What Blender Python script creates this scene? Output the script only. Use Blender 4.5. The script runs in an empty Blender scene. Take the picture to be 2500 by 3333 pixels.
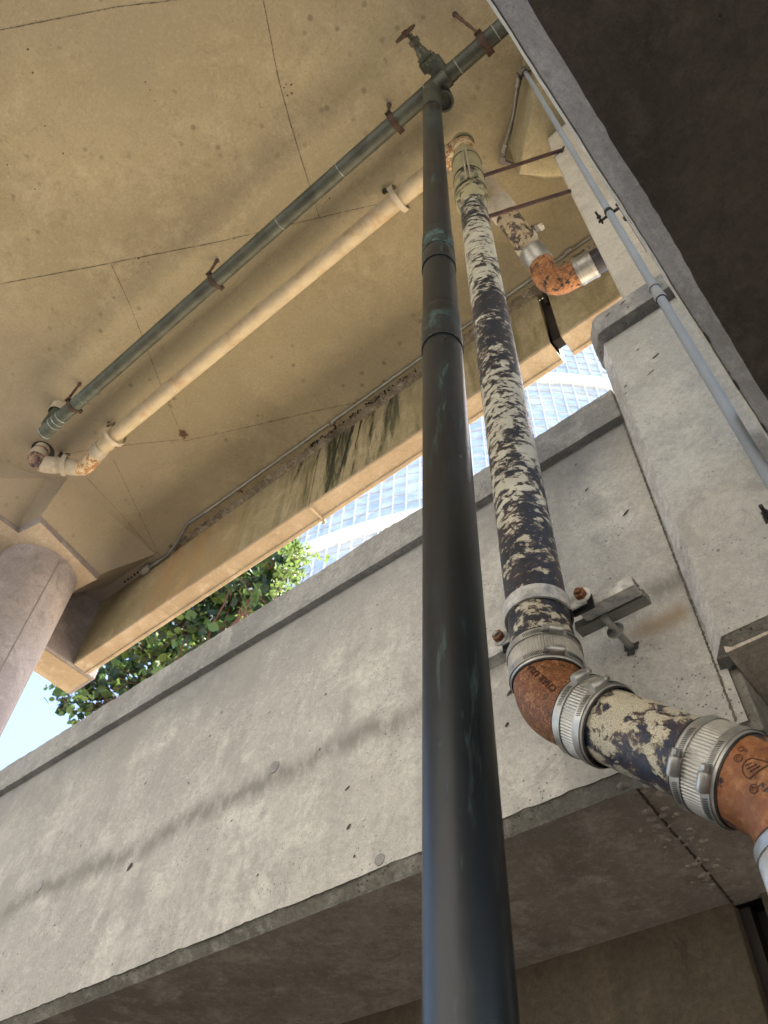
import bpy, bmesh, math, random
from mathutils import Vector, Matrix
from mathutils.bvhtree import BVHTree
random.seed(7)
S = bpy.context.scene
C = S.collection

# ---------------------------------------------------------------- camera
RW = Matrix(((0.7701073531690001, 0.6367667198377625, 0.03823813401239921),
             (-0.4894442524943386, 0.6282594002485784, -0.6047543922774868),
             (-0.4091197725548045, 0.4470103694356655, 0.7954935387093582)))  # rows: right, down, forward
FPX, CX, CY = 2649.8, 1250.0, 1666.5
cam = bpy.data.cameras.new('camera'); co = bpy.data.objects.new('camera', cam); C.objects.link(co)
cam.sensor_fit = 'VERTICAL'; cam.sensor_height = 24.0; cam.lens = FPX / 3333 * 24.0
cam.clip_start = 0.02; cam.clip_end = 3000
r_, d_, f_ = RW[0], RW[1], RW[2]
M = Matrix.Identity(4)
for i in range(3):
    M[i][0] = r_[i]; M[i][1] = -d_[i]; M[i][2] = -f_[i]
co.matrix_world = M
S.camera = co
cam.dof.use_dof = True; cam.dof.focus_distance = 1.75; cam.dof.aperture_fstop = 8.0

# ---------------------------------------------------------------- sky, sun, exposure
SUN_EL, SUN_AZ = math.radians(64), math.radians(62)      # azimuth counted from +X towards +Y
W = bpy.data.worlds.new('World'); S.world = W; W.use_nodes = True
wn = W.node_tree.nodes; wl = W.node_tree.links
bg = wn['Background']; sky = wn.new('ShaderNodeTexSky'); sky.sky_type = 'NISHITA'; sky.sun_disc = False
sky.sun_elevation = SUN_EL; sky.sun_rotation = math.radians(90) - SUN_AZ
sky.air_density = 1.0; sky.dust_density = 1.5; sky.ozone_density = 1.0
wl.new(sky.outputs[0], bg.inputs[0]); bg.inputs[1].default_value = 0.12
sl = bpy.data.lights.new('sun', 'SUN'); sl.energy = 5.0; sl.angle = math.radians(0.5); sl.color = (1, 0.93, 0.82)
so = bpy.data.objects.new('sun', sl); C.objects.link(so)
sd = Vector((math.cos(SUN_EL) * math.cos(SUN_AZ), math.cos(SUN_EL) * math.sin(SUN_AZ), math.sin(SUN_EL)))
so.rotation_euler = sd.to_track_quat('Z', 'Y').to_euler(); so.location = (5, 8, 20)
S.view_settings.view_transform = 'Standard'; S.view_settings.look = 'None'
S.view_settings.exposure = 2.3; S.view_settings.gamma = 1.0
S.cycles.max_bounces = 8; S.cycles.diffuse_bounces = 6; S.cycles.glossy_bounces = 3; S.cycles.transmission_bounces = 3
S.cycles.use_denoising = True; S.cycles.caustics_reflective = False; S.cycles.caustics_refractive = False
S.cycles.sample_clamp_indirect = 12

# ---------------------------------------------------------------- measuring helpers (photo pixel -> point on a real plane)
def ray(x, y): return RW.transposed() @ Vector((x - CX, y - CY, FPX))
def aY(x, y, Y): d = ray(x, y); return d * (Y / d.y)
def aZ(x, y, Z): d = ray(x, y); return d * (Z / d.z)

# ---------------------------------------------------------------- material helpers
class NT:
    def __init__(s, name):
        s.m = bpy.data.materials.new(name); s.m.use_nodes = True
        s.t = s.m.node_tree; s.b = s.t.nodes['Principled BSDF']; s.co = None
    def set(s, inp, v):
        if isinstance(v, bpy.types.NodeSocket): s.t.links.new(v, inp)
        elif isinstance(v, (tuple, list)) and len(v) == 3 and inp.type == 'RGBA': inp.default_value = (*v, 1)
        else: inp.default_value = v
    def n(s, typ, props=None, **kw):
        x = s.t.nodes.new('ShaderNode' + typ)
        for k, v in (props or {}).items(): setattr(x, k, v)
        for k, v in kw.items():
            key = int(k[1:]) if k[0] == 'i' and k[1:].isdigit() else k.replace('_', ' ')
            s.set(x.inputs[key], v)
        return x
    def coord(s):
        if s.co is None: s.co = s.n('TexCoord').outputs['Object']
        return s.co
    def scaled(s, sx, sy, sz, rot=(0, 0, 0), loc=(0, 0, 0)):
        return s.n('Mapping', Vector=s.coord(), Scale=(sx, sy, sz), Rotation=rot, Location=loc).outputs[0]
    def noise(s, scale, detail=6, rough=.6, vec=None, dist=0.0):
        return s.n('TexNoise', Vector=vec or s.coord(), Scale=scale, Detail=detail, Roughness=rough, Distortion=dist).outputs['Fac']
    def vor(s, scale, feature='F1', vec=None, rnd=1.0):
        return s.n('TexVoronoi', {'feature': feature}, Vector=vec or s.coord(), Scale=scale, Randomness=rnd).outputs['Distance']
    def ramp(s, v, lo, hi, a=0.0, b=1.0):
        return s.n('MapRange', {'clamp': True}, Value=v, i1=lo, i2=hi, i3=a, i4=b).outputs[0]
    def math(s, op, a, b=0.0, clamp=False):
        return s.n('Math', {'operation': op, 'use_clamp': clamp}, i0=a, i1=b).outputs[0]
    def mix(s, f, a, b, mode='MIX'):
        x = s.n('Mix', {'data_type': 'RGBA', 'blend_type': mode}); s.set(x.inputs[0], f); s.set(x.inputs[6], a); s.set(x.inputs[7], b)
        return x.outputs[2]
    def sep(s, v=None):
        return s.n('SeparateXYZ', Vector=v or s.coord()).outputs
    def bump(s, h, strength, dist=0.01):
        return s.n('Bump', Height=h, Strength=strength, Distance=dist).outputs[0]
    def out(s, color, rough=.8, metal=0.0, normal=None, spec=None):
        s.set(s.b.inputs['Base Color'], color); s.set(s.b.inputs['Roughness'], rough); s.set(s.b.inputs['Metallic'], metal)
        if normal is not None: s.set(s.b.inputs['Normal'], normal)
        if spec is not None: s.b.inputs['Specular IOR Level'].default_value = spec
        return s.m

def concrete(name, base, dark, light, pores=1.0, scale=1.0, cloud=1.0, bump=.35, streak=0.0, streak_col=None, spots=0.0, spot_col=(.2, .17, .12), tintb=None, extra=None):
    t = NT(name)
    big = t.noise(1.1 * scale, 5, .6, dist=.6); mid = t.noise(5 * scale, 8, .7, dist=.3); fine = t.noise(70, 4, .7); grain = t.noise(330, 2, .6)
    c = t.mix(t.ramp(big, .40, .58, 1 - cloud, 1), dark, base)
    c = t.mix(t.ramp(mid, .50, .64, 0, .85 * cloud), c, light)
    mid2 = t.noise(9 * scale, 8, .75, vec=t.scaled(1, 1, 1, loc=(4.2, 7.7, 1.3)), dist=.8)
    c = t.mix(t.ramp(mid2, .52, .64, 0, .7 * cloud), c, tuple(x * .86 for x in dark))
    sc = t.noise(26 * scale, 8, .8, vec=t.scaled(1, 1, 1, loc=(8, 1, 3)), dist=1.2); c = t.mix(t.ramp(sc, .56, .66, 0, .5), c, light); c = t.mix(t.ramp(sc, .44, .36, 0, .5), c, tuple(x * .8 for x in dark))
    if tintb: c = t.mix(t.ramp(t.noise(.8, 4, .6, vec=t.scaled(1, 1, 1, loc=(9, 2, 5))), .42, .62, 0, .8), c, tintb)
    if streak:
        sv = t.noise(7, 6, .65, vec=t.scaled(1, 1, .1))
        c = t.mix(t.ramp(sv, .54, .72, 0, streak), c, streak_col or dark)
    if spots:
        v = t.vor(11); m = t.ramp(t.noise(2.2, 3, .5, vec=t.scaled(1, 1, 1, loc=(3, 3, 3))), .42, .6)
        c = t.mix(t.math('MULTIPLY', t.math('MULTIPLY', t.ramp(v, .1, .2, 1, 0), m), spots), c, spot_col)
        v2 = t.vor(34); c = t.mix(t.math('MULTIPLY', t.ramp(v2, .06, .14, 1, 0), t.math('MULTIPLY', m, spots)), c, spot_col)
    c = t.mix(t.ramp(fine, .42, .62, 0, .15 + .27 * cloud), c, tuple(x * .85 for x in dark), 'MIX'); fl = t.noise(44, 5, .8, vec=t.scaled(1, 1, 1, loc=(2, 6, 1))); c = t.mix(t.ramp(fl, .55, .66, 0, .2 + .3 * cloud), c, light)
    c = t.mix(.2 + .4 * cloud, c, t.mix(grain, (.25, .25, .25), (.75, .75, .75)), 'OVERLAY')
    p = None
    if pores:
        pv = t.vor(26); pm = t.ramp(t.noise(19, 2, .5), .55, .6)
        p1 = t.math('MULTIPLY', t.ramp(pv, .055, .085, 1, 0), pm)
        pv2 = t.vor(95); pm2 = t.ramp(t.noise(9, 3, .6, vec=t.scaled(1, 1, 1, loc=(1, 5, 2))), .5, .6)
        p2 = t.math('MULTIPLY', t.ramp(pv2, .12, .19, 1, 0), pm2)
        p = t.math('MULTIPLY', t.math('ADD', p1, p2, True), pores, True)
        c = t.mix(t.math('MULTIPLY', p, .8), c, (.045, .043, .04))
    if extra: c = extra(t, c)
    h = t.math('ADD', t.math('MULTIPLY', fine, .35), t.math('MULTIPLY', grain, .25)); h = t.math('ADD', h, t.math('MULTIPLY', mid, .8))
    if p is not None: h = t.math('SUBTRACT', h, t.math('MULTIPLY', p, 1.6))
    return t.out(c, .88, 0, t.bump(h, bump, .006), .25)

def plain(name, col, rough=.6, metal=0.0, var=.3, scale=20, bump=.1, dark=None):
    t = NT(name); nz = t.noise(scale, 6, .65)
    dk = dark or tuple(x * (1 - var) for x in col)
    return t.out(t.mix(t.ramp(nz, .35, .65), dk, col), rough, metal, t.bump(t.noise(scale * 6, 3, .6), bump, .002))

def rusty(name, col=(.16, .055, .02), dark=(.03, .018, .014), light=(.34, .14, .05), scale=40, crack=0.0, rough=.75, paint=None):
    t = NT(name); a = t.noise(scale * .35, 6, .7, dist=.5); b = t.noise(scale * 2.5, 6, .75)
    c = t.mix(t.ramp(a, .35, .62), dark if not crack else tuple(x * .55 for x in col), col); c = t.mix(t.ramp(b, .48, .72, 0, .85), c, light)
    h = b
    if crack:
        e = t.vor(150, 'DISTANCE_TO_EDGE'); k = t.ramp(e, .02, .08, crack, 0)
        e2 = t.vor(420, 'DISTANCE_TO_EDGE'); k2 = t.ramp(e2, .02, .09, crack * .6, 0)
        c = t.mix(k2, c, (.09, .03, .012)); c = t.mix(k, c, (.045, .018, .01)); h = t.math('SUBTRACT', b, k)
    if paint:
        m = t.ramp(t.noise(scale * .6, 8, .75, vec=t.scaled(1, 1, 1, loc=(5, 1, 8))), paint[1], paint[1] + .015)
        c = t.mix(m, c, paint[0]); h = t.math('ADD', h, m)
    return t.out(c, rough, 0, t.bump(h, .5, .0015), .35)

def peel(name, thr=.5, scale=26, zs=1.9, paint=(.50, .475, .375), metal=(.013, .016, .024), rust=0.0, crack=.8, grad=None, seed=0.0):
    """old cream paint flaking off a dark pipe"""
    t = NT(name); vec = t.scaled(1, 1, zs, loc=(seed, seed * 2, seed))
    n1 = t.noise(scale, 9, .72, vec=vec, dist=.35); n2 = t.noise(scale * .22, 4, .6, vec=vec)
    v = t.math('ADD', n1, t.math('MULTIPLY', t.math('SUBTRACT', n2, .5), .5))
    if grad:
        z = t.sep()[2]
        for lo, hi, amt in grad: v = t.math('ADD', v, t.ramp(z, lo, hi, 0, amt))
    m = t.ramp(v, thr, thr + .012)
    edge = t.math('SUBTRACT', t.ramp(v, thr - .03, thr - .004), m, True)
    pc = t.mix(t.ramp(t.noise(scale * .5, 7, .7), .4, .68, 0, .8), paint, tuple(x * .72 for x in paint))
    e = t.vor(scale * 9, 'DISTANCE_TO_EDGE', vec=t.n('VectorMath', {'operation': 'ADD'}, i0=t.coord(), i1=t.n('TexNoise', Vector=t.coord(), Scale=scale * 2).outputs['Color']).outputs[0] if False else None); k = t.ramp(e, .01, .07, crack, 0)
    pc = t.mix(k, pc, (.12, .10, .075))
    mc = t.mix(t.ramp(t.noise(scale * 3, 5, .7), .4, .7), metal, tuple(x * 2.2 for x in metal))
    if rust:
        rm = t.ramp(t.noise(scale * .45, 5, .65, vec=t.scaled(1, 1, 1, loc=(7, 3, 1))), .52, .66, 0, rust)
        mc = t.mix(rm, mc, (.15, .055, .02)); pc = t.mix(t.math('MULTIPLY', rm, .55), pc, (.36, .19, .08))
    c = t.mix(m, mc, pc); c = t.mix(t.math('MULTIPLY', edge, .7), c, (.24, .17, .10))
    h = t.math('SUBTRACT', t.math('MULTIPLY', m, 1.0), t.math('MULTIPLY', k, .3))
    return t.out(c, t.ramp(m, 0, 1, .42, .62), 0, t.bump(h, .9, .0018), .4)

def copper(name, col, green=(.10, .26, .22), bands=(), amount=.25, rough=.38, streak=.12):
    t = NT(name); z = t.sep()[2]
    a = t.noise(9, 6, .65, vec=t.scaled(1, 1, .25)); c = t.mix(t.ramp(a, .38, .62), tuple(x * .62 for x in col), tuple(x * 1.25 for x in col))
    st = t.noise(60, 6, .7, vec=t.scaled(1, 1, streak), dist=.4); g = t.ramp(st, .57, .66, 0, amount)
    g = t.math('MULTIPLY', g, t.ramp(t.noise(4, 4, .6), .42, .6))
    sp = t.math('MULTIPLY', t.ramp(t.vor(36, vec=t.scaled(1, 1, .55)), .05, .09, 1, 0), t.ramp(t.noise(14, 2, .5), .6, .64)); g = t.math('ADD', g, t.math('MULTIPLY', sp, .7), True)
    for zc, w, amt in bands:
        d = t.math('ABSOLUTE', t.math('SUBTRACT', z, zc)); bm = t.ramp(d, w * .2, w, 1, 0)
        nb = t.noise(34, 8, .75, vec=t.scaled(1, 1, .8, loc=(zc, 0, 0)), dist=.6); nn = t.ramp(t.math('ADD', nb, t.math('MULTIPLY', bm, .14)), .60, .68)
        g = t.math('ADD', g, t.math('MULTIPLY', t.math('MULTIPLY', nn, bm), amt), True)
    c = t.mix(g, c, green)
    return t.out(c, t.ramp(g, 0, 1, rough, .8), .25, t.bump(t.math('ADD', t.math('MULTIPLY', t.noise(11, 5, .6), 1.5), g), .3, .002), .5)

# ---------------------------------------------------------------- mesh helpers
class MB:
    def __init__(s): s.v = []; s.f = []
    def add(s, vs, fs):
        o = len(s.v); s.v += [Vector(p) for p in vs]; s.f += [tuple(i + o for i in f) for f in fs]; return s
    def box(s, lo, hi):
        x0, y0, z0 = lo; x1, y1, z1 = hi
        return s.add([(x0, y0, z0), (x1, y0, z0), (x1, y1, z0), (x0, y1, z0), (x0, y0, z1), (x1, y0, z1), (x1, y1, z1), (x0, y1, z1)],
                     [(3, 2, 1, 0), (4, 5, 6, 7), (0, 1, 5, 4), (1, 2, 6, 5), (2, 3, 7, 6), (3, 0, 4, 7)])
    def obox(s, c, ax, ay, az, sx, sy, sz):
        c = Vector(c); ax, ay, az = [Vector(a).normalized() for a in (ax, ay, az)]
        p = [c + ax * (i * sx / 2) + ay * (j * sy / 2) + az * (k * sz / 2) for k in (-1, 1) for (i, j) in ((-1, -1), (1, -1), (1, 1), (-1, 1))]
        return s.add(p, [(3, 2, 1, 0), (4, 5, 6, 7), (0, 1, 5, 4), (1, 2, 6, 5), (2, 3, 7, 6), (3, 0, 4, 7)])
    def tube(s, path, r, seg=32, caps=True, ref=None):
        path = [Vector(p) for p in path]; n = len(path); rr = r if isinstance(r, (list, tuple)) else [r] * n
        tan = []
        for i in range(n):
            a = path[max(i - 1, 0)]; b = path[min(i + 1, n - 1)]; d = b - a
            tan.append(d.normalized() if d.length > 1e-9 else (tan[-1] if tan else Vector((0, 0, 1))))
        u = (ref or (Vector((0, 0, 1)) if abs(tan[0].z) < .9 else Vector((1, 0, 0)))); u = (u - tan[0] * u.dot(tan[0])).normalized()
        vs = []
        for i in range(n):
            u = (u - tan[i] * u.dot(tan[i])).normalized(); w = tan[i].cross(u)
            for k in range(seg):
                a = 2 * math.pi * k / seg; q = rr[i](a) if callable(rr[i]) else rr[i]
                vs.append(path[i] + (u * math.cos(a) + w * math.sin(a)) * q)
        fs = [(i * seg + k, i * seg + (k + 1) % seg, (i + 1) * seg + (k + 1) % seg, (i + 1) * seg + k) for i in range(n - 1) for k in range(seg)]
        if caps: fs += [tuple(range(seg))[::-1], tuple((n - 1) * seg + k for k in range(seg))]
        return s.add(vs, fs)
    def lathe(s, a, b, prof, seg=40, caps=True):
        """prof: list of (t along a->b in metres, radius)"""
        a = Vector(a); b = Vector(b); d = (b - a).normalized(); u = d.orthogonal().normalized(); w = d.cross(u); vs = []
        for t_, q in prof:
            for k in range(seg):
                an = 2 * math.pi * k / seg; qq = q(an) if callable(q) else q
                vs.append(a + d * t_ + (u * math.cos(an) + w * math.sin(an)) * qq)
        n = len(prof); fs = [(i * seg + k, i * seg + (k + 1) % seg, (i + 1) * seg + (k + 1) % seg, (i + 1) * seg + k) for i in range(n - 1) for k in range(seg)]
        if caps: fs += [tuple(range(seg))[::-1], tuple((n - 1) * seg + k for k in range(seg))]
        return s.add(vs, fs)
    def prism(s, pts, d):
        """polygon pts (3-D) extruded by vector d"""
        n = len(pts); pts = [Vector(p) for p in pts]; d = Vector(d)
        return s.add(pts + [p + d for p in pts], [tuple(range(n))[::-1], tuple(range(n, 2 * n))] + [(i, (i + 1) % n, (i + 1) % n + n, i + n) for i in range(n)])
    def strap(s, c, ax, u, r, w, th, a0, a1, seg=40):
        """flat band of width w (along ax) bent round centre c, from angle a0 to a1 measured from u"""
        c = Vector(c); ax = Vector(ax).normalized(); u = Vector(u).normalized(); v = ax.cross(u); vs = []
        for k in range(seg + 1):
            a = a0 + (a1 - a0) * k / seg; d = u * math.cos(a) + v * math.sin(a)
            vs += [c + d * r - ax * w / 2, c + d * r + ax * w / 2, c + d * (r + th) + ax * w / 2, c + d * (r + th) - ax * w / 2]
        fs = [(0, 1, 2, 3), tuple(seg * 4 + q for q in (3, 2, 1, 0))]
        for k in range(seg):
            for j in range(4): fs.append((k * 4 + j, k * 4 + (j + 1) % 4, k * 4 + 4 + (j + 1) % 4, k * 4 + 4 + j))
        return s.add(vs, fs)
    def build(s, name, mat, parent=None, smooth=True, bevel=0.0, ang=35, seg=2):
        me = bpy.data.meshes.new(name); me.from_pydata([tuple(p) for p in s.v], [], s.f); me.update()
        bm = bmesh.new(); bm.from_mesh(me); bmesh.ops.recalc_face_normals(bm, faces=bm.faces); bm.to_mesh(me); bm.free()
        me.materials.append(mat)
        o = bpy.data.objects.new(name, me); C.objects.link(o)
        if smooth:
            for p in me.polygons: p.use_smooth = True
            me.set_sharp_from_angle(angle=math.radians(ang))
        if bevel:
            b = o.modifiers.new('bevel', 'BEVEL'); b.width = bevel; b.segments = seg; b.limit_method = 'ANGLE'; b.angle_limit = math.radians(40)
        if parent: put(o, parent)
        return o
def put(o, parent):
    o.parent = parent; o.matrix_parent_inverse = Matrix.Translation(-world_loc(parent))
def world_loc(o):
    v = Vector((0, 0, 0)) + o.location
    return v if o.parent is None else v   # parts keep their origin at the world zero; things are empties without rotation
def tag(o, label=None, cat=None, group=None, kind=None):
    if label: o['label'] = label
    if cat: o['category'] = cat
    if group: o['group'] = group
    if kind: o['kind'] = kind
    return o
def empty(name, loc, label=None, cat=None, group=None):
    o = bpy.data.objects.new(name, None); C.objects.link(o); o.location = loc; o.empty_display_size = .1
    return tag(o, label, cat, group)
def copy_tree(o, off, parent=None):
    c = o.copy(); C.objects.link(c)
    if parent: c.parent = parent
    else: c.location = o.location + Vector(off)
    for ch in list(o.children): copy_tree(ch, off, c)
    return c
def fillet(pts, rad, n=10):
    pts = [Vector(p) for p in pts]; rr = rad if isinstance(rad, (list, tuple)) else [rad] * (len(pts) - 2); out = [pts[0]]
    for i in range(1, len(pts) - 1):
        a, b, c = pts[i - 1], pts[i], pts[i + 1]; u = (a - b).normalized(); v = (c - b).normalized()
        th = u.angle(v); r = rr[i - 1]; t = min(r / math.tan(th / 2), (a - b).length * .49, (c - b).length * .49); r = t * math.tan(th / 2)
        bis = (u + v).normalized(); cen = b + bis * (r / math.sin(th / 2)); s0 = b + u * t - cen; s1 = b + v * t - cen
        tot = s0.angle(s1); axis = s0.cross(s1).normalized()
        for k in range(n + 1): out.append(cen + Matrix.Rotation(tot * k / n, 3, axis) @ s0)
    out.append(pts[-1]); return out
def hexnut(mb, c, d, r, h):
    c = Vector(c); d = Vector(d).normalized(); mb.lathe(c, c + d, [(0, r), (h, r)], 6)
X, Y, Z = Vector((1, 0, 0)), Vector((0, 1, 0)), Vector((0, 0, 1))

def rough_sheet(mb, corner, eu, ev, nu, nv, amp=0.0, edge=None, seed=1):
    """grid sheet; edge(i, j) may push a vertex"""
    rnd = random.Random(seed); base = len(mb.v); vs = []; corner = Vector(corner); eu = Vector(eu); ev = Vector(ev)
    for j in range(nv + 1):
        for i in range(nu + 1):
            p = corner + eu * (i / nu) + ev * (j / nv)
            if edge: p = p + edge(i, j, rnd)
            vs.append(p)
    fs = [(j * (nu + 1) + i, j * (nu + 1) + i + 1, (j + 1) * (nu + 1) + i + 1, (j + 1) * (nu + 1) + i) for j in range(nv) for i in range(nu)]
    mb.add(vs, fs)

def jag(n, amp, seed, step=.5):
    """smooth + ragged 1-D noise table"""
    rnd = random.Random(seed); a = [0.0] * (n + 1); v = 0
    for i in range(n + 1):
        v = v * .86 + rnd.uniform(-1, 1) * amp * step; a[i] = v + rnd.uniform(-1, 1) * amp * .22 + (rnd.uniform(0, 1) ** 14) * amp * 2.4
    return a

# ---------------------------------------------------------------- materials
def deck_extra(t, c):
    x, y, z = t.sep()
    # cool sky light painted as a grey-violet zone towards the pier, greener blotches, pale scrapes
    m = t.math('MULTIPLY', t.ramp(x, -4.6, -2.9, 1, 0), t.ramp(t.noise(.9, 4, .6), .3, .6, .35, .95))
    c = t.mix(m, c, (.25, .22, .212))
    sc = t.noise(3, 5, .7, vec=t.scaled(2.5, .5, 1, rot=(0, 0, .5))); c = t.mix(t.ramp(sc, .66, .72, 0, .25), c, (.52, .45, .32))
    return c
CONC_DECK = concrete('deck_concrete', (.375, .32, .205), (.25, .212, .138), (.48, .415, .285), pores=.6, cloud=.55, spots=.7, spot_col=(.15, .125, .085), bump=.4, tintb=(.305, .268, .178), extra=deck_extra)
def beam_extra(t, c):
    x, y, z = t.sep()
    s1 = t.noise(6, 6, .7, vec=t.scaled(1, 1, .14, rot=(0, .22, 0)), dist=.25)
    c = t.mix(t.math('MULTIPLY', t.ramp(s1, .47, .66, 0, .85), t.ramp(x, -3.3, -2.6)), c, (.13, .115, .055))
    gm = t.math('MULTIPLY', t.ramp(x, -2.75, -2.3), t.ramp(x, -1.75, -1.25, 1, 0))
    s2 = t.noise(9, 6, .7, vec=t.scaled(1, 1, .10, rot=(0, .25, 0), loc=(2, 0, 5)), dist=.3)
    c = t.mix(t.math('MULTIPLY', t.ramp(s2, .50, .60, 0, .95), gm), c, (.028, .034, .020))
    c = t.mix(t.math('MULTIPLY', t.ramp(s1, .35, .6, 0, .6), t.math('MULTIPLY', t.ramp(x, -4.1, -3.7), t.ramp(x, -3.2, -2.9, 1, 0))), c, (.36, .215, .10))
    wl_ = t.noise(15, 4, .6, vec=t.scaled(1, 1, .05, rot=(0, .22, 0), loc=(7, 1, 0))); c = t.mix(t.math('MULTIPLY', t.ramp(wl_, .66, .70, 0, .8), t.ramp(x, -1.9, -2.4)), c, (.50, .45, .36))
    return c
CONC_BEAM = concrete('beam_concrete', (.34, .295, .19), (.26, .225, .135), (.41, .36, .24), pores=.25, bump=.25, extra=beam_extra)
CONC_FLANGE = concrete('beam_underside_concrete', (.40, .325, .235), (.32, .255, .175), (.46, .39, .30), pores=.3, bump=.3, spots=.3, spot_col=(.36, .25, .14))
CONC_PIER = concrete('pier_concrete', (.27, .245, .255), (.205, .185, .195), (.34, .315, .32), pores=.4, bump=.35)
CONC_CAP = concrete('pier_cap_concrete', (.43, .36, .28), (.34, .28, .21), (.52, .45, .36), pores=.3, bump=.3)
def wall_extra(t, c):
    x, y, z = t.sep()
    # damp tide line wandering across the panel, stain below the coping
    wob = t.math('MULTIPLY', t.math('SUBTRACT', t.noise(3.0, 9, .8, vec=t.scaled(1, 0, .35)), .5), .20)
    d = t.math('ABSOLUTE', t.math('ADD', t.math('SUBTRACT', z, 1.13), wob))
    n = t.noise(16, 7, .75, vec=t.scaled(1, 1, .45), dist=.3)
    c = t.mix(t.math('MULTIPLY', t.ramp(d, .006, .046, 1, 0), t.ramp(n, .38, .52, .15, .95)), c, (.20, .195, .175))
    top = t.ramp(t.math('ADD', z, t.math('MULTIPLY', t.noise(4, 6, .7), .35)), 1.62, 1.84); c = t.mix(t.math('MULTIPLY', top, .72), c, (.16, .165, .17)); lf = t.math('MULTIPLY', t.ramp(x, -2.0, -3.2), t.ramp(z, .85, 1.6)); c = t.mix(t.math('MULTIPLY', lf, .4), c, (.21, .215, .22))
    st = t.noise(8, 6, .7, vec=t.scaled(1, 1, .12, rot=(0, -.25, 0))); c = t.mix(t.ramp(st, .52, .66, 0, .5), c, (.25, .245, .23))
    rs = t.math('MULTIPLY', t.math('MULTIPLY', t.ramp(x, -.40, -.34), t.ramp(x, -.245, -.27, .2, 1)), t.ramp(t.math('ABSOLUTE', t.math('SUBTRACT', z, t.math('ADD', 1.022, t.math('MULTIPLY', t.noise(6, 3), .05)))), .004, .035, .75, 0)); c = t.mix(rs, c, (.26, .19, .115))
    return c
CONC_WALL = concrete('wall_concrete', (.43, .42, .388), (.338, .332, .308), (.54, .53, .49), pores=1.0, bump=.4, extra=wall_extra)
CONC_COPE = concrete('coping_concrete', (.30, .30, .295), (.215, .215, .21), (.37, .37, .355), pores=1.5, scale=2, bump=.55)
CONC_PIL = concrete('pilaster_concrete', (.39, .392, .37), (.315, .316, .302), (.46, .462, .435), pores=.8, bump=.35)
CONC_TALL = concrete('tall_wall_concrete', (.46, .435, .375), (.38, .355, .30), (.52, .50, .44), pores=1.0, bump=.45, streak=.35, streak_col=(.30, .275, .22))
CONC_SOFF = concrete('soffit_concrete', (.42, .375, .32), (.27, .24, .20), (.53, .48, .415), pores=.5, scale=1.8, bump=.45, spots=.4, spot_col=(.13, .105, .08))
CONC_BACK = concrete('back_wall_concrete', (.075, .061, .042), (.05, .041, .028), (.105, .088, .063), pores=.35, bump=.4, streak=.4, streak_col=(.19, .15, .10))  # base colour darkened to carry the shade of the recess
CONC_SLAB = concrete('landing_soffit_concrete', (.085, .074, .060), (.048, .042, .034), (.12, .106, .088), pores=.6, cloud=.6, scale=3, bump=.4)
CONC_EDGE = concrete('landing_edge_concrete', (.36, .335, .32), (.28, .26, .245), (.43, .41, .39), pores=.3, scale=3, bump=.3)
CONC_RAW = concrete('rough_mortar', (.19, .185, .16), (.12, .115, .10), (.28, .275, .25), pores=1.2, scale=4, bump=1.0)
CHALK = concrete('chipped_chamfer', (.60, .595, .59), (.42, .415, .41), (.70, .695, .69), pores=.8, scale=5, bump=.8)
DIRT = plain('joint_dirt', (.09, .07, .05), .95, var=.5, scale=60)
MOULD = plain('black_mould', (.02, .021, .014), .95, var=.5, scale=50)
EFFLO = plain('pale_efflorescence', (.50, .44, .33), .95, var=.4, scale=90, bump=.5)
SHADOW_GAP = plain('gap_shade', (.022, .018, .015), .7, var=.4)  # near-black fill standing for the shade in gaps and holes
PEEL_RISER = peel('flaking_cream_paint_riser', .562, 36, 1.5, rust=.12, crack=.2, grad=((1.12, 1.25, .06), (1.5, 1.62, .05), (1.75, 1.9, -.10), (2.3, 2.7, .12), (2.95, 3.1, -.10)))
PEEL_LOW = peel('flaking_cream_paint_elbowed_run', .50, 36, 1.0, paint=(.60, .56, .43), metal=(.018, .024, .042), rust=.3, crack=.85, seed=3.1)
PEEL_BRANCH = peel('flaking_cream_paint_branch', .50, 30, 1.0, paint=(.44, .36, .24), metal=(.022, .02, .022), rust=.3, crack=.2, seed=1.7)
PAINT_OLIVE = peel('worn_olive_paint', .10, 20, 1.2, paint=(.30, .275, .155), crack=.15)
CREAM = peel('aged_cream_paint', .20, 22, 1.0, paint=(.53, .45, .31), metal=(.28, .16, .07), rust=.8, crack=.12)
CREAM_GREY = plain('dull_cream_paint', (.43, .385, .31), .6, var=.25, scale=30)
RUST_BIG = rusty('rust_scaled_elbow', (.25, .095, .038), (.08, .03, .02), (.52, .29, .12), 34, crack=.85, rough=.55)
RUST_LOW = rusty('rust_elbow_with_paint_scraps', (.26, .10, .04), (.09, .035, .02), (.40, .20, .08), 30, crack=.12, rough=.55, paint=((.03, .026, .035), .565))
RUST_TOP = rusty('rust_elbow_orange', (.32, .13, .05), (.07, .035, .02), (.50, .30, .15), 34, paint=((.03, .025, .022), .55))
RUST_CREAM = rusty('rust_stained_cream', (.36, .19, .08), (.12, .05, .03), (.55, .38, .2), 40, paint=((.58, .48, .32), .50))
RUST_IRON = rusty('rusted_iron', (.055, .032, .022), (.025, .016, .012), (.11, .06, .035), 60)
RUST_NUT = rusty('rusted_nut', (.20, .075, .03), (.07, .03, .018), (.36, .17, .08), 90)
ZINC = plain('dull_zinc', (.42, .42, .40), .42, .75, var=.35, scale=40, bump=.15)
ZINC_PAINT = plain('scuffed_white_zinc', (.60, .60, .57), .5, .15, var=.45, scale=35, bump=.25, dark=(.22, .225, .23))
SHIELD = plain('ribbed_steel_shield', (.50, .49, .455), .40, .5, var=.45, scale=22, bump=.1)
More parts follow.
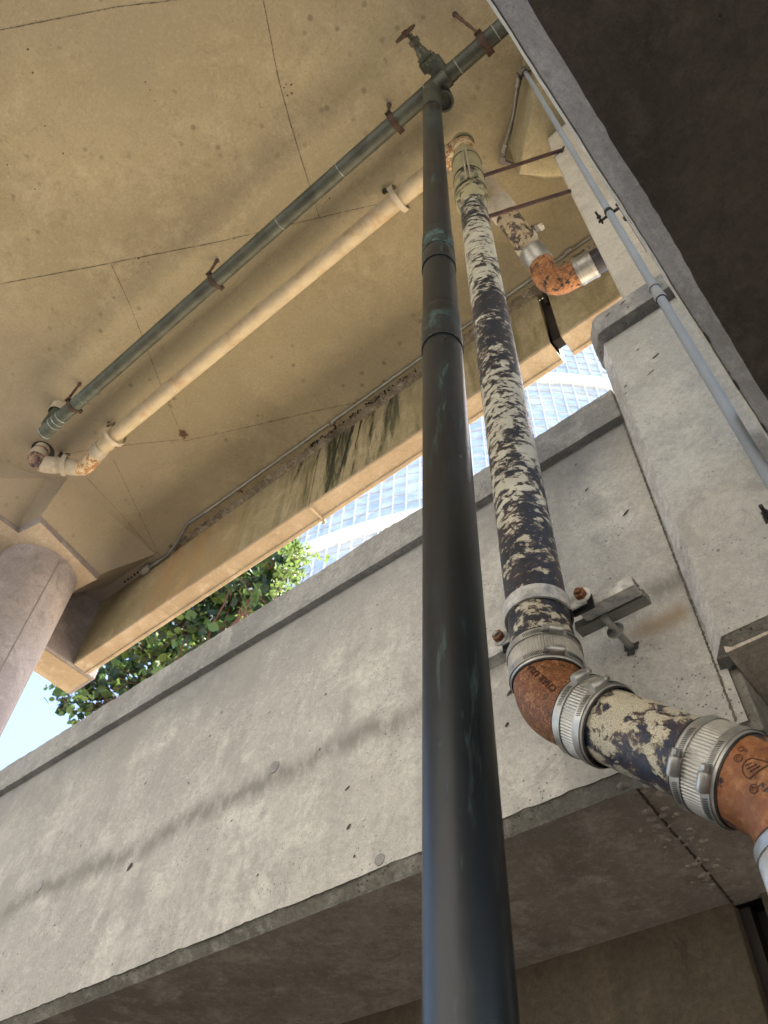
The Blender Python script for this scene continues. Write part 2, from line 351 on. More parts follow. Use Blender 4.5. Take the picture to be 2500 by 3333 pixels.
SHINY = plain('bright_steel_band', (.36, .355, .335), .4, .7, var=.4, scale=18, bump=.1)
DARKSTEEL = plain('dark_clamp_steel', (.045, .047, .048), .5, .6, var=.4, scale=50)
RUBBER = plain('black_rubber', (.015, .015, .016), .6)
PVC = plain('grey_pvc', (.235, .27, .315), .42, var=.12, scale=8, bump=.05)
PVC_GREEN = plain('galvanised_conduit', (.27, .27, .24), .38, .6, var=.3, scale=30)
COP_RISER = copper('dark_patina_copper_riser', (.0115, .0150, .0190), green=(.085, .17, .15), bands=((2.10, .12, .5), (1.60, .09, .35), (3.5, .5, .2)), amount=.4, rough=.37)
COP_RUN = copper('green_patina_copper_run', (.052, .058, .045), green=(.16, .26, .20), amount=.25, rough=.55, streak=1.0)
COP_LEFT = copper('green_patina_copper_run_end', (.065, .08, .066), green=(.30, .42, .36), amount=.5, rough=.55, streak=1.0)
BRASS = copper('verdigris_valve_bronze', (.05, .05, .036), green=(.20, .32, .24), amount=.8, rough=.55, streak=1.0)

# ================================================================ SETTING
HC = 4.5          # underside of the bridge deck
g = MB(); g.add([(-400, -400, -1.55), (400, -400, -1.55), (400, 400, -1.55), (-400, 400, -1.55)], [(0, 1, 2, 3)])
tag(g.build('ground', concrete('stained_paving', (.24, .22, .19), (.18, .165, .145), (.30, .28, .25), pores=0, bump=.2), smooth=False), kind='structure')

m = MB(); m.add([(-300, -300, -1.54), (300, -300, -1.54), (300, -5.2, -1.54), (-300, -5.2, -1.54)], [(0, 1, 2, 3)]); tag(m.build('bounce_strip', plain('bounce_paving', (.17, .155, .135), .9), smooth=False), kind='structure')  # added unseen strip; its tone sets the light bounced under the deck
# unseen building added behind the camera to bounce warm light onto the parapet wall
fb = empty('bounce_building', (-4, -17, -1.55), 'added pale building behind the viewpoint, unseen, bouncing warm light onto the parapet wall', 'building')
m = MB(); m.box((-26, -26, -1.55), (18, -17, 13)); m.build('wall', plain('white_render', (.86, .81, .72), .9, var=.08), fb, smooth=False)
for i in range(11):
    for j in range(4): m = MB(); x0_ = -24 + i * 3.9; m.box((x0_, -17.02, 0.2 + j * 3.3), (x0_ + 1.3, -16.99, 2.0 + j * 3.3)); m.build('window', plain('window_glass', (.06, .07, .08), .1) if 'window_glass' not in bpy.data.materials else bpy.data.materials['window_glass'], fb, smooth=False)
# ---------------- raised terrace behind the parapet (sunlit, lights the deck from below)
tr = empty('terrace_slab', (-6, 3, .79), 'raised concrete terrace slab behind the long grey parapet wall, seen only as brown soffit below it', 'slab')
m = MB(); nX = 300
jx = jag(nX, .0035, 11)
xs = [-9 + (8.77) * i / nX for i in range(nX + 1)]
# soffit sheet with a chamfer strip below the parapet face
rough = MB(); vs = []; fs = []
for i, x in enumerate(xs):
    vs += [(x, 1.0815, .80 + jx[i] * .0), (x, 1.104, .776), (x, 1.25, .7745), (x, 1.53, .775)]
for i in range(nX): fs += [(i * 4 + k, i * 4 + 4 + k, i * 4 + 5 + k, i * 4 + 1 + k) for k in (1, 2)]
rough.add(vs, fs); rough.build('soffit', CONC_SOFF, tr, smooth=False)
ch = MB(); ch.add(vs, [(i * 4, i * 4 + 4, i * 4 + 5, i * 4 + 1) for i in range(nX)]); ch.build('drip_chamfer', CONC_RAW, tr, smooth=False)
m.box((-9, 1.1, .80), (-.232, 3.5, .93)); m.box((-.232, 1.2, .90), (6, 3.5, .93)); m.build('slab', plain('dark_slab_top', (.09, .07, .045), .95), tr, smooth=False)  # unseen top kept dark so the deck is lit from farther out
m = MB(); m.box((-40, 3.5, .80), (30, 45, .95)); tag(m.build('sunlit_terrace', plain('pale_sandstone_paving', (.76, .63, .46), .9), smooth=False), kind='structure')
# side cheek of that slab seen under the pilaster
m = MB(); m.box((-.232, 1.085, .777), (-.214, 1.515, .905)); m.build('slab_end', CONC_RAW, tr, smooth=False, bevel=.003)
# joint crack across the soffit
def ragged_strip(pts, w, off, seed, n=24, taper=.3):
    rnd = random.Random(seed); P = [Vector(p) for p in pts]; out = []
    for a, b in zip(P[:-1], P[1:]):
        for k in range(n): out.append(a.lerp(b, k / n))
    out.append(P[-1]); vs = []; o = Vector(off)
    for i, p in enumerate(out):
        t = (out[min(i + 1, len(out) - 1)] - out[max(i - 1, 0)]).normalized(); nrm = t.cross(o.normalized()).normalized()
        ww = w * rnd.uniform(taper, 1.3) / 2; j = nrm * rnd.uniform(-.18, .18) * w
        vs += [p + o + j - nrm * ww, p + o + j + nrm * ww]
    return vs, [(2 * i, 2 * i + 1, 2 * i + 3, 2 * i + 2) for i in range(len(out) - 1)]
m = MB(); m.add(*ragged_strip([(-.432, 1.104, .775), (-.445, 1.25, .7745), (-.45, 1.33, .775), (-.466, 1.515, .775)], .0048, (0, 0, -.0014), 3, 50, .65))
m.build('soffit_joint', DIRT, tr, smooth=False)
m = MB()
rnd = random.Random(12)
for k in range(55):
    s = rnd.random(); px, py = -.437 - .025 * s + rnd.gauss(0, .022), 1.13 + .3 * s + rnd.gauss(0, .02)
    q = rnd.uniform(.003, .011); m.lathe((px, py, .7755), (px, py, .77), [(0, q), (rnd.uniform(.0008, .0022), q * .8), (.003, q * .2)], 7)
m.build('mortar_lumps', CONC_SOFF, tr, ang=60)

# ---------------- lower back wall below the terrace soffit
bw = empty('back_wall', (-4, 1.5, -1.55), 'brown stained lower wall, darkened for shade, under the terrace soffit, bottom right', 'wall')
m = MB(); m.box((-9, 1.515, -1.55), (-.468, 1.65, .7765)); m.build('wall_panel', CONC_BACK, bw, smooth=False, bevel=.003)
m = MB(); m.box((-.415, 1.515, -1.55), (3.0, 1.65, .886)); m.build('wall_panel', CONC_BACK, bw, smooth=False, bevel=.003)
m = MB(); m.box((-.468, 1.545, -1.55), (-.448, 1.66, .774)); m.box((-.448, 1.575, -1.55), (-.415, 1.68, .774)); m.build('joint_recess', SHADOW_GAP, bw, smooth=False)

# ---------------- parapet wall
pw = empty('parapet_wall', (-4, 1.1, .8), 'long pale grey concrete parapet wall running diagonally across the lower half', 'wall')
m = MB(); vs = []; fs = []; ztop = 1.674
jb = jag(nX * 2, .0016, 21); NXX = nX * 2
for i in range(NXX + 1):
    x = -9 + 8.77 * i / NXX; vs += [(x, 1.08, .797 + jb[i]), (x, 1.0805, 1.1), (x, 1.08, ztop)]
fs = [(i * 3 + k, i * 3 + 3 + k, i * 3 + 4 + k, i * 3 + 1 + k) for i in range(NXX) for k in (0, 1)]
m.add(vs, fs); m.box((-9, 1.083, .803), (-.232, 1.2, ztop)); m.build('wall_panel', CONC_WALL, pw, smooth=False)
m = MB(); jt = jag(NXX, .003, 5); ju = jag(NXX, .0022, 8); vs = []
for i in range(NXX + 1):
    x = -9 + 8.758 * i / NXX; t = jt[i]; vs += [(x, 1.082, 1.668), (x, 1.0575, 1.668 + ju[i] * .4), (x, 1.0555, 1.673 + ju[i] * .4), (x, 1.0555, 1.786 + t), (x, 1.064, 1.794 + t), (x, 1.215, 1.797)]
m.add(vs, [(i * 6 + k, i * 6 + 6 + k, i * 6 + 7 + k, i * 6 + 1 + k) for i in range(NXX) for k in range(5)])
m.build('coping', CONC_COPE, pw, ang=25)
m = MB(); m.add(*ragged_strip([(-.2462, 1.0795, .80), (-.2462, 1.0795, 1.3), (-.2462, 1.0795, 1.67)], .0042, (0, -.0008, 0), 91, 160, .4)); m.build('wall_joint', plain('joint_shadow', (.15, .14, .115), .95, var=.6, scale=80), pw, smooth=False)
# form-tie plugs and larger bug holes in the face
m = MB(); hm = MB()
for (px, py, r) in ((1185 * .7535, 2222 + 365 * .7535, .016), (170 * .7535, 2222 + 880 * .7535, .017), (1640 * .7535, 2222 + 765 * .7535, .012)):
    p = aY(px, py, 1.0795); hm.lathe(p, p - Y, [(-.001, r), (.0015, r * .96), (.0018, r * .8)], 24)
hm.build('tie_plug', CONC_COPE, pw)
for (px, py, a, b) in ((1407, 50, .006, .004), (1164, 128, .008, .003), (907, 229, .007, .0025), (715, 236, .007, .003), (628, 434, .009, .004), (1501, 455, .012, .003), (1506, 622, .009, .004), (1381, 287, .005, .003),
                       (1113, 831, .006, .004), (897, 720, .004, .003), (349, 705, .005, .003), (235, 1046, .005, .003), (12, 1170, .007, .003), (560, 795, .016, .007), (486, 1216, .004, .002), (1000, 596, .006, .002), (650, 900, .004, .002), (815, 434, .005, .003), (958, 128, .003, .006), (1530, 750, .004, .003)):
    p = aY(px * .7535, 2222 + py * .7535, 1.0788); a *= .62; b *= random.uniform(.6, 1.3)
    pts = [p + X * math.cos(q) * a * random.uniform(.7, 1.2) + Z * (math.sin(q) * b + math.cos(q) * a * .5) for q in [j * math.pi / 5 for j in range(10)]]
    m.add(pts, [tuple(range(10))])
for (px, py, a, b) in ((828, 533, .007, .003), (875, 640, .008, .004), (545, 40, .014, .006), (530, 182, .008, .006), (1045, 740, .012, .005)):
    a *= .7; b *= .7
    if py < 300: p = aY(1250 + px * .7535, 2222 + py * .7535, 1.0788)
    else: p = aY(1250 + px * .7535, 1111 + py * .7535, 1.0788)
    pts = [p + X * math.cos(q) * a * random.uniform(.6, 1.2) + Z * (math.sin(q) * b + math.cos(q) * a * .5) for q in [j * math.pi / 5 for j in range(10)]]
    m.add(pts, [tuple(range(10))])
m.build('bug_holes', plain('hole_shadow', (.06, .058, .052), .95), pw, smooth=False)

# ---------------- pilaster (block with chamfered corner and its own coping)
pl = empty('wall_pilaster', (-.1, 1.05, .9), 'grey concrete pilaster with chipped pale corner and projecting cap, right of the parapet wall', 'pilaster')
m = MB(); jc = jag(120, .0016, 31); jd = jag(120, .0016, 33); vs = []
for i in range(121):
    z = .902 + (1.925 - .902) * i / 120; vs += [(-.232, 1.155, z), (-.2415 + jd[i], 1.081, z), (-.2355 + jd[i], 1.055, z), (-.206 + jc[i], 1.012, z), (2.6, 1.012, z)]
m.add(vs, [(i * 5 + 3, i * 5 + 4, i * 5 + 9, i * 5 + 8) for i in range(120)]); m.build('face', CONC_PIL, pl, smooth=False)
m = MB(); m.add(vs, [(i * 5 + k, i * 5 + k + 1, i * 5 + k + 6, i * 5 + k + 5) for i in range(120) for k in (0, 1, 2)]); m.build('chamfered_corner', CHALK, pl, ang=20)
m = MB(); m.prism([(-.206, 1.0125, .902), (-.2355, 1.055, .902), (-.2415, 1.081, .90), (-.232, 1.09, .898), (-.212, 1.09, .896), (-.2, 1.04, .8845)], (0, 0, -.0001))
m.add([(-.206, 1.0125, .9015), (2.6, 1.0125, .9015), (2.6, 1.04, .884), (-.2, 1.04, .884)], [(0, 1, 2, 3)]); m.build('bottom_chamfer', CONC_RAW, pl, smooth=False)
m = MB(); m.add([(-.2, 1.04, .884), (2.6, 1.04, .884), (2.6, 1.9, .884), (-.2, 1.9, .884)], [(0, 1, 2, 3)]); m.box((-.213, 1.03, .8845), (2.6, 1.9, 1.92)); m.build('soffit', CONC_SOFF, pl, smooth=False)
m = MB(); o_ = []
for z, e in ((1.9255, 0), (1.928, .004), (2.010, .0035), (2.0165, -.006)):
    o_.append([(-.214 - e * .5, 1.18, z), (-.24 - e, 1.07, z), (-.232 - e, 1.02, z), (-.203 - e * .5, .9815 - e * .3, z), (-.19, .978 - e * .3, z), (2.6, .978 - e * .3, z), (2.6, 1.18, z)])
vv = [p for r in o_ for p in r]; ff = [(r * 7 + k, r * 7 + (k + 1) % 7, (r + 1) * 7 + (k + 1) % 7, (r + 1) * 7 + k) for r in range(3) for k in range(7)] + [tuple(range(7))[::-1], tuple(range(21, 28))]
m.add(vv, ff); m.build('cap', CONC_COPE, pl, ang=20)
m = MB(); m.box((-.18, 1.018, 1.9225), (2.6, 1.06, 1.9253)); 
m = MB()
for (px, py, a, b) in ((1480, 1320, .010, .004), (1380, 1655, .010, .002), (860, 1940, .005, .003), (860, 2085, .004, .002), (1110, 1190, .004, .003)):
    p = aY(1900 + px * .1582, 950 + py * .1582, 1.0113)
    m.add([p + X * math.cos(q) * a * random.uniform(.7, 1.1) + Z * (math.sin(q) * b + math.cos(q) * a * .4) for q in [j * math.pi / 5 for j in range(10)]], [tuple(range(10))])
for (px, py, a, b) in ((800, 215, .009, .003), (490, 470, .009, .003), (910, 310, .003, .003), (690, 525, .0015, .0015), (1000, 150, .002, .0015)):
    p = aY(1900 + px * .1582, 950 + py * .1582, .9755)
    m.add([p + X * math.cos(q) * a + Z * (math.sin(q) * b + math.cos(q) * a * .4) for q in [j * math.pi / 5 for j in range(10)]], [tuple(range(10))])
m.build('bug_holes', bpy.data.materials['hole_shadow'], pl, smooth=False)

# ---------------- tall wall rising from the pilaster to the deck, with its haunch
tw = empty('tall_wall', (.4, 1.2, 2.0), 'tall cream grey concrete wall rising behind the grey conduit up to the deck', 'wall')
m = MB(); prof = [(1.19, -.127), (2.6, -.127), (3.3, -.1275), (3.7, -.127), (3.95, -.124), (4.15, -.117), (4.3, -.104), (4.42, -.088), (HC + .05, -.07)]
vs = []
for z, x in prof: vs += [(x, 1.28, z), (x - .004, 1.112, z), (x + .004, 1.10, z), (2.6, 1.10, z)]
m.add(vs, [(i * 4 + k, i * 4 + k + 1, i * 4 + k + 5, i * 4 + k + 4) for i in range(len(prof) - 1) for k in (0, 1, 2)]); m.build('wall_panel', CONC_TALL, tw, ang=25)
m = MB()
top = [(.25, .57, HC + .02), (-.010, .803, HC + .02), (-.293, 1.086, HC + .02), (-.34, 1.248, HC + .02), (-.248, 1.37, HC + .02), (-.12, 1.42, HC + .02), (.25, 1.42, HC + .02)]
bot = [(.25, .62, 4.12), (-.0565, .906, 4.12), (-.185, 1.017, 4.12), (-.306, 1.143, 4.12), (-.225, 1.235, 4.16), (-.11, 1.33, 4.2), (.25, 1.33, 4.2)]
m.add(top + bot, [(i, (i + 1) % 7, (i + 1) % 7 + 7, i + 7) for i in range(7)] + [(7, 8, 9, 10, 11, 12, 13)]); m.build('haunch', concrete('haunch_concrete', (.32, .285, .185), (.24, .21, .13), (.38, .34, .235), pores=.6, bump=.35, streak=.4, streak_col=(.22, .19, .11)), tw, smooth=False, bevel=.004)

# ---------------- overhead landing slab close to the camera
ls = empty('landing_slab', (1, 0, 1.15), 'dark overhead concrete landing slab close above, top right corner', 'slab')
xe = -.0035
m = MB(); nY = 160; j1 = jag(nY, .0006, 44); j2 = jag(nY, .0013, 45); vs = []
for i in range(nY + 1):
    y = -1.6 + 2.565 * i / nY; k = (y + 1.6) / 2.565
    xr = .0335 - .0065 * max(0, min(1, (y - .1) / .6)); vs += [(xe + .0008 + j1[i], y, 1.32), (xe - .0004 + j1[i], y, 1.189), (xe + .0022 + j1[i], y, 1.1835), (xr + j2[i], y, 1.150)]
m.add(vs, [(i * 4 + k, i * 4 + k + 1, i * 4 + k + 5, i * 4 + k + 4) for i in range(nY) for k in (0, 1, 2)]); m.build('bevelled_edge', CONC_EDGE, ls, ang=60)
m = MB(); vs = []
for i in range(nY + 1):
    y = -1.6 + 2.565 * i / nY; xr = .0335 - .0065 * max(0, min(1, (y - .1) / .6)); vs += [(xr + j2[i], y, 1.150), (.06, y, 1.1507), (2.6, y, 1.1507)]
m.add(vs, [(i * 3 + k, i * 3 + k + 1, i * 3 + k + 4, i * 3 + k + 3) for i in range(nY) for k in (0, 1)])
m.add([(xe + .001, -1.6, 1.32), (2.6, -1.6, 1.32), (2.6, .965, 1.32), (xe + .001, .965, 1.32)], [(0, 1, 2, 3)])
m.add([(xe + .001, .965, 1.32), (2.6, .965, 1.32), (2.6, .965, 1.152), (.03, .965, 1.152), (xe, .965, 1.188)], [(0, 1, 2, 3, 4)])
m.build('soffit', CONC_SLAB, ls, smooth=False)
m = MB()
for (px, py, a) in ((560, 180, .004), (910, 740, .004), (1240, 1260, .004), (830, 600, .0015)):
    d = ray(2150 + px * .2713, 1050 + py * .2713); n_ = Vector((-.0335, 0, -.03175 - .0335 * .0)).normalized()
    # lands on the bevel plane  through (xe,.,1.187)-(xr,.,1.15)
    nrm = Vector((.037, 0, .034)); p0 = Vector((xe + .002, 0, 1.183)); p = d * (nrm.dot(p0) / nrm.dot(d)) - nrm.normalized() * .0006
    u = Vector((.034, 0, -.037)).normalized(); m.add([p + Y * math.cos(q) * a * 3.2 + u * math.sin(q) * a * .7 for q in [j * math.pi / 5 for j in range(10)]], [tuple(range(10))])
m.build('chipped_hollows', bpy.data.materials['hole_shadow'], ls, smooth=False)

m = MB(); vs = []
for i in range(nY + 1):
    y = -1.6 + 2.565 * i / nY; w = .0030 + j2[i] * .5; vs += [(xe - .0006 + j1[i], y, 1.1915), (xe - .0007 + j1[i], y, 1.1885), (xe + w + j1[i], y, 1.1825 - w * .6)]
m.add(vs, [(i * 3 + k, i * 3 + k + 1, i * 3 + k + 4, i * 3 + k + 3) for i in range(nY) for k in (0, 1)]); m.build('pale_arris', plain('pale_arris_concrete', (.66, .62, .54), .9, var=.2, scale=60), ls, smooth=False)  # narrow paler strip along the lower slab edge
# ---------------- bridge deck
dk = empty('bridge_deck', (-3, 0, HC), 'broad tan concrete bridge deck overhead with form joints and pipe shadows', 'bridge')
m = MB(); m.box((-6.2, -4.6, HC), (3.2, 1.90, HC + .6)); m.build('deck_slab', CONC_DECK, dk, smooth=False)
m = MB()
def zc(px, py, Zp=HC): return aZ(px, py, Zp)
J = [[(0, 98), (190, 60), (380, 22), (573, 0), (700, -40)], [(0, 924), (300, 868), (720, 785), (1040, 708), (1251, 659), (1520, 600)], [(851, -30), (873, 80), (905, 250), (945, 400), (985, 530), (1040, 708)],
     [(362, 859), (420, 985), (470, 1110), (530, 1270), (598, 1430)], [(598, 1436), (760, 1400), (1060, 1330), (1240, 1295)], [(598, 1430), (470, 1442), (300, 1462), (150, 1490)], [(370, 1495), (420, 1600), (520, 1810)], [(278, 1550), (390, 1668), (506, 1803)], [(405, 1720), (385, 1780), (355, 1850)]]
for k, pl_ in enumerate(J): m.add(*ragged_strip([zc(*p) for p in pl_], .0034 if k < 5 else .0028, (0, 0, -.0015), 50 + k, 30, .25))
m.build('form_joint', DIRT, dk, smooth=False)
m = MB()
rnd = random.Random(5)
for (px, py, n_, sp, q) in ((50, 105, 7, 45, .004), (940, 290, 6, 18, .004), (490, 830, 5, 18, .004), (1040, 640, 5, 20, .0035), (598, 1370, 6, 14, .003), (485, 345, 3, 40, .004), (490, 330, 2, 60, .003), (1480, 800, 5, 35, .003), (870, 960, 6, 60, .0025), (150, 420, 6, 80, .0035)):
    for _ in range(n_):
        p = zc(px + rnd.gauss(0, sp), py + rnd.gauss(0, sp)); r = q * rnd.uniform(.5, 1.5)
        m.add([p + Vector((math.cos(a) * r * rnd.uniform(.7, 1.2), math.sin(a) * r * rnd.uniform(.6, 1.2), -.0012)) for a in [j * math.pi / 4 for j in range(8)]], [tuple(range(8))])
m.build('bug_holes', DIRT, dk, smooth=False)
# nest-like lump at a joint crossing
m = MB(); p0 = zc(597, 1410)
for _ in range(60):
    p = p0 + Vector((rnd.gauss(0, .012), rnd.gauss(0, .012), -abs(rnd.gauss(0, .008)))); m.obox(p, (rnd.random(), rnd.random(), rnd.random()), (rnd.random(), -rnd.random(), .2), (0.1, .3, rnd.random()), .016, .004, .004)
tag(m.build('insect_nest', plain('dry_mud', (.20, .13, .07), .95)), 'small brown mud nest stuck where two ceiling joints cross', 'nest')

# haunch and cap of the pier (low polygon solid measured from the photo)
pr = empty('bridge_pier', (-4.43, 1.28, -1.55), 'round grey concrete bridge pier with square cap, cut by the left edge', 'pier')
ZC = 4.2
m = MB()
A0, A1, A2, A3, A4 = [aZ(x, y, ZC) for x, y in ((-160, 1571), (60, 1736), (131, 1700), (316, 1886), (236, 1925))]
A5 = A4 + (A4 - A3).normalized() * 1.0; A6 = A5 + Vector((-1.2, -.2, 0)); A7 = A0 + Vector((-1.0, .0, 0))
m.add([A0, A1, A2, A3, A4, A5, A6, A7], [tuple(range(8))]); m.build('cap_underside', CONC_CAP, pr, smooth=False)
m = MB(); ZL = 4.265
B0, B1, B2, B3 = [aZ(x, y, ZL) for x, y in ((-160, 1556), (60, 1717), (134, 1680), (325, 1869))]; B4 = B3 + Vector((-.35, -.02, 0))
m.add([A0, A1, A2, A3, A5, B0, B1, B2, B3, B4], [(0, 1, 6, 5), (1, 2, 7, 6), (2, 3, 8, 7), (3, 4, 9, 8)]); m.build('cap_lip', CONC_PIER, pr, smooth=False)
m = MB(); E0, E1, E2, E3, E4, E5 = [aZ(x, y, HC + .002) for x, y in ((-160, 1440), (152, 1557), (224, 1550), (278, 1550), (506, 1803), (345, 1912))]
m.add([B0, B1, B2, B3, E0, E1, E2, E3, E4, E5, B4], [(0, 1, 5, 4), (1, 2, 6, 5), (2, 3, 8, 7, 6), (3, 9, 8), (3, 10, 9)]); m.build('haunch', CONC_DECK, pr, smooth=False)
cc = Vector((-4.434, 1.282, 0)); m = MB(); m.lathe((cc.x, cc.y, -1.55), (cc.x, cc.y, 5), [(0, .269), (ZC + 1.53, .269), (ZC + 1.549, .274)], 96, caps=False)
m.build('column', CONC_PIER, pr)
m = MB(); an = math.atan2(aZ(203, 1812, ZC).y - cc.y, aZ(203, 1812, ZC).x - cc.x); q = Vector((math.cos(an), math.sin(an), 0)); m.obox(cc + q * .2695 + Z * 1.3, q, Z.cross(q), Z, .002, .006, 5.7); m.build('form_seam', plain('seam_grey', (.20, .17, .18), .9), pr, smooth=False)
# cross beam closing the bay at the left end
cb = empty('cross_beam', (-4.75, 1.5, 3.87), 'grey violet concrete cross beam behind the round pier', 'beam')
m = MB(); m.box((-4.90, .95, 3.87), (-4.61, 2.06, HC - .002)); m.build('beam_body', CONC_PIER, cb, smooth=False, bevel=.008)
m = MB(); m.box((-4.892, .96, 3.866), (-4.64, 2.03, 3.8705)); m.build('beam_underside', CONC_FLANGE, cb, smooth=False)

# ---------------- precast edge beams along the deck
YB = 1.862
GE = 'precast beams along the bridge deck edge'
def edge_beam(x0, x1, label, seed):
    e = empty('edge_beam', ((x0 + x1) / 2, YB, 3.87), label, 'beam', GE)
    rnd = random.Random(seed); n = max(20, int((x1 - x0) * 60)); jz = jag(n, .002, seed); jf = jag(n, .0028, seed + 1); vs = []
    for i in range(n + 1):
        x = x0 + (x1 - x0) * i / n; vs += [(x, YB, HC + .01), (x, YB + .001, 3.883 + jz[i])]
    m = MB(); m.add(vs, [(i * 2, i * 2 + 1, i * 2 + 3, i * 2 + 2) for i in range(n)])
    m.add([(x0, YB, HC), (x0, YB, 3.89), (x0, 1.975, 3.89), (x0, 1.975, HC)], [(0, 1, 2, 3)]); m.add([(x1, YB, HC), (x1, YB, 3.89), (x1, 1.975, 3.89), (x1, 1.975, HC)], [(0, 1, 2, 3)])
    m.build('web', CONC_BEAM, e, smooth=False)
    m = MB(); vs = []
    for i in range(n + 1):
        x = x0 + (x1 - x0) * i / n; vs += [(x, YB, 3.884 + jz[i]), (x, YB + .006, 3.872 + jz[i] * .5), (x, 1.968, 3.868), (x, 1.972, 3.861 + jf[i] * .5), (x, 1.990, 3.860 + jf[i]), (x, 1.998, 3.868), (x, 1.998, 4.05), (x, 1.99, 5.1)]
    m.add(vs, [(i * 8 + k, i * 8 + k + 1, i * 8 + k + 9, i * 8 + k + 8) for i in range(n) for k in range(7)])
    m.add(vs[:8], [tuple(range(8))]); m.add(vs[-8:], [tuple(range(8))]); m.build('bottom_flange', CONC_FLANGE, e, ang=30)
    return e
edge_beam(-4.605, -2.318, 'tan precast edge beam with orange and pale streaks, the one ending at the round pier', 61)
edge_beam(-2.305, -.628, 'tan precast edge beam with black mould streaks, the middle one above the grey parapet', 62)
edge_beam(-.565, 2.8, 'olive tan precast edge beam right of the open dark joint, behind the rusty upper elbow', 63)
m = MB(); m.box((-.628, 1.90, 3.95), (-.565, 1.96, HC)); m.box((-.60, 1.875, 4.36), (-.58, 1.93, HC)); tag(m.build('joint_filler', SHADOW_GAP, smooth=False, bevel=.003), 'dark open expansion joint filler between two tan edge beams', 'joint filler')
m = MB(); m.box((-2.318, 1.868, 3.856), (-2.305, 2.003, HC - .01)); m.lathe((-2.311, 1.998, 3.856), (-2.311, 1.998, 3.82), [(0, .009), (.012, .013), (.024, .011), (.032, .004)], 12); tag(m.build('sealant_bead', plain('old_sealant', (.50, .42, .31), .8)), 'pale sealant bead with drip in the narrow beam joint over the tower view', 'sealant')
# ragged mortar fillet with mould where beam meets deck
m = MB(); n = 340; vs = []; ja = jag(n, .007, 71); jb2 = jag(n, .006, 72)
for i in range(n + 1):
    x = -3.75 + 5.3 * i / n; w = .050 + ja[i] + (.012 if x > -2 else 0); vs += [(x, YB - .001, HC - .012 + jb2[i] * .4), (x, YB - w * .5, HC - .007), (x, YB - w, HC - .0006)]
m.add(vs, [(i * 3 + k, i * 3 + k + 1, i * 3 + k + 4, i * 3 + k + 3) for i in range(n) for k in (0, 1)])
fil = concrete('mortar_fillet', (.30, .25, .18), (.12, .10, .075), (.46, .42, .35), pores=1.5, scale=3, bump=1.0)
tag(m.build('mortar_fillet', fil, ang=60), 'rough dirty mortar fillet along the corner of deck and edge beams', 'mortar')
m = MB(); rnd = random.Random(9)
for k in range(240):
    x = rnd.uniform(-2.35, -1.25) if k < 110 else rnd.uniform(-3.9, 1.2); y = YB - .055 + rnd.gauss(0, .008); q = rnd.uniform(.002, .008 if k < 110 else .004)
    m.lathe((x, y, HC - .002), (x, y, HC - .02), [(0, q), (q * .5, q * .7), (q * .8, q * .1)], 6)
for k in range(5): x, y, _ = zc(405 + k * 11 + 0, 1890 - k * 7); m.lathe((x, YB - .03, HC - .004), (x, YB - .03, HC - .02), [(0, .009), (.004, .008), (.007, .002)], 8)
tag(m.build('mould_patch', MOULD), 'black mould spots along the corner where the deck meets the beams', 'mould', kind='stuff')
m = MB(); rnd = random.Random(19)
def drip(x, w, l, z0=HC - .02):
    n = 14; vs = []; xx = x
    for i in range(n + 1):
        xx += rnd.uniform(-.004, .006) - .004; ww = w * (1 - i / n) ** .6 * rnd.uniform(.6, 1.3); z = z0 - l * i / n; vs += [(xx - ww, YB - .0012, z), (xx + ww, YB - .0012, z)]
    m.add(vs, [(2 * i, 2 * i + 1, 2 * i + 3, 2 * i + 2) for i in range(n)])
for x, w, l in ((-2.02, .016, .52), (-1.95, .008, .40), (-2.12, .008, .5), (-1.88, .005, .10), (-1.83, .004, .12), (-1.70, .006, .14), (-2.3, .006, .3), (-2.47, .007, .22)): drip(x, w, l)
tag(m.build('mould_streak', MOULD, smooth=False), 'black mould streaks running down the middle edge beam', 'mould', kind='stuff')

# ================================================================ DRAIN PIPE
AX = Vector((-.461, .917, 0)); RD = .0538
dp = empty('drain_pipe', (AX.x, AX.y, 1.0), 'cast iron drain pipe with flaking cream paint over black, beside the dark copper pipe', 'pipe')
def P3(z): return Vector((AX.x, AX.y, z))
def D3(s): return Vector((-.461 + .7071 * s, .917, .837 - .7071 * s))
S2 = .398
CORN1, CORN2 = D3(0), D3(S2)
m = MB(); m.tube([P3(.92 + (3.38 - .93) * k / 60) for k in range(61)], RD, 64); m.build('riser', PEEL_RISER, dp)
m = MB(); m.lathe(P3(3.33), P3(4.4), [(0, RD), (.03, .060), (.05, .066), (.20, .066), (.215, .069), (.235, .069), (.24, .0655), (.38, .0655)], 56); m.build('hub', peel('flaking_hub', .46, 26, 1.2, paint=(.36, .33, .19), metal=(.02, .022, .022), crack=.1), dp)
m = MB(); m.lathe(P3(3.71), P3(5), [(0, .0672), (.01, .0675), (.018, .0655), (.10, .0655), (.11, .068), (.125, .068), (.132, .0655), (.26, .0655), (.28, .069), (.31, .069), (.325, .064), (.36, .055), (.40, .0525), (.62, .0525), (.625, .0575), (.665, .0575), (.685, .05), (.69, .02)], 56); m.build('top_fitting', PAINT_OLIVE, dp)
for z in (3.705, 3.97, 4.325): 
    m = MB(); m.strap(P3(z), Z, X, .0668 if z < 4 else .0535, .006, .002, 0, 2 * math.pi, 56); m.build('gasket_ring', RUBBER, dp)
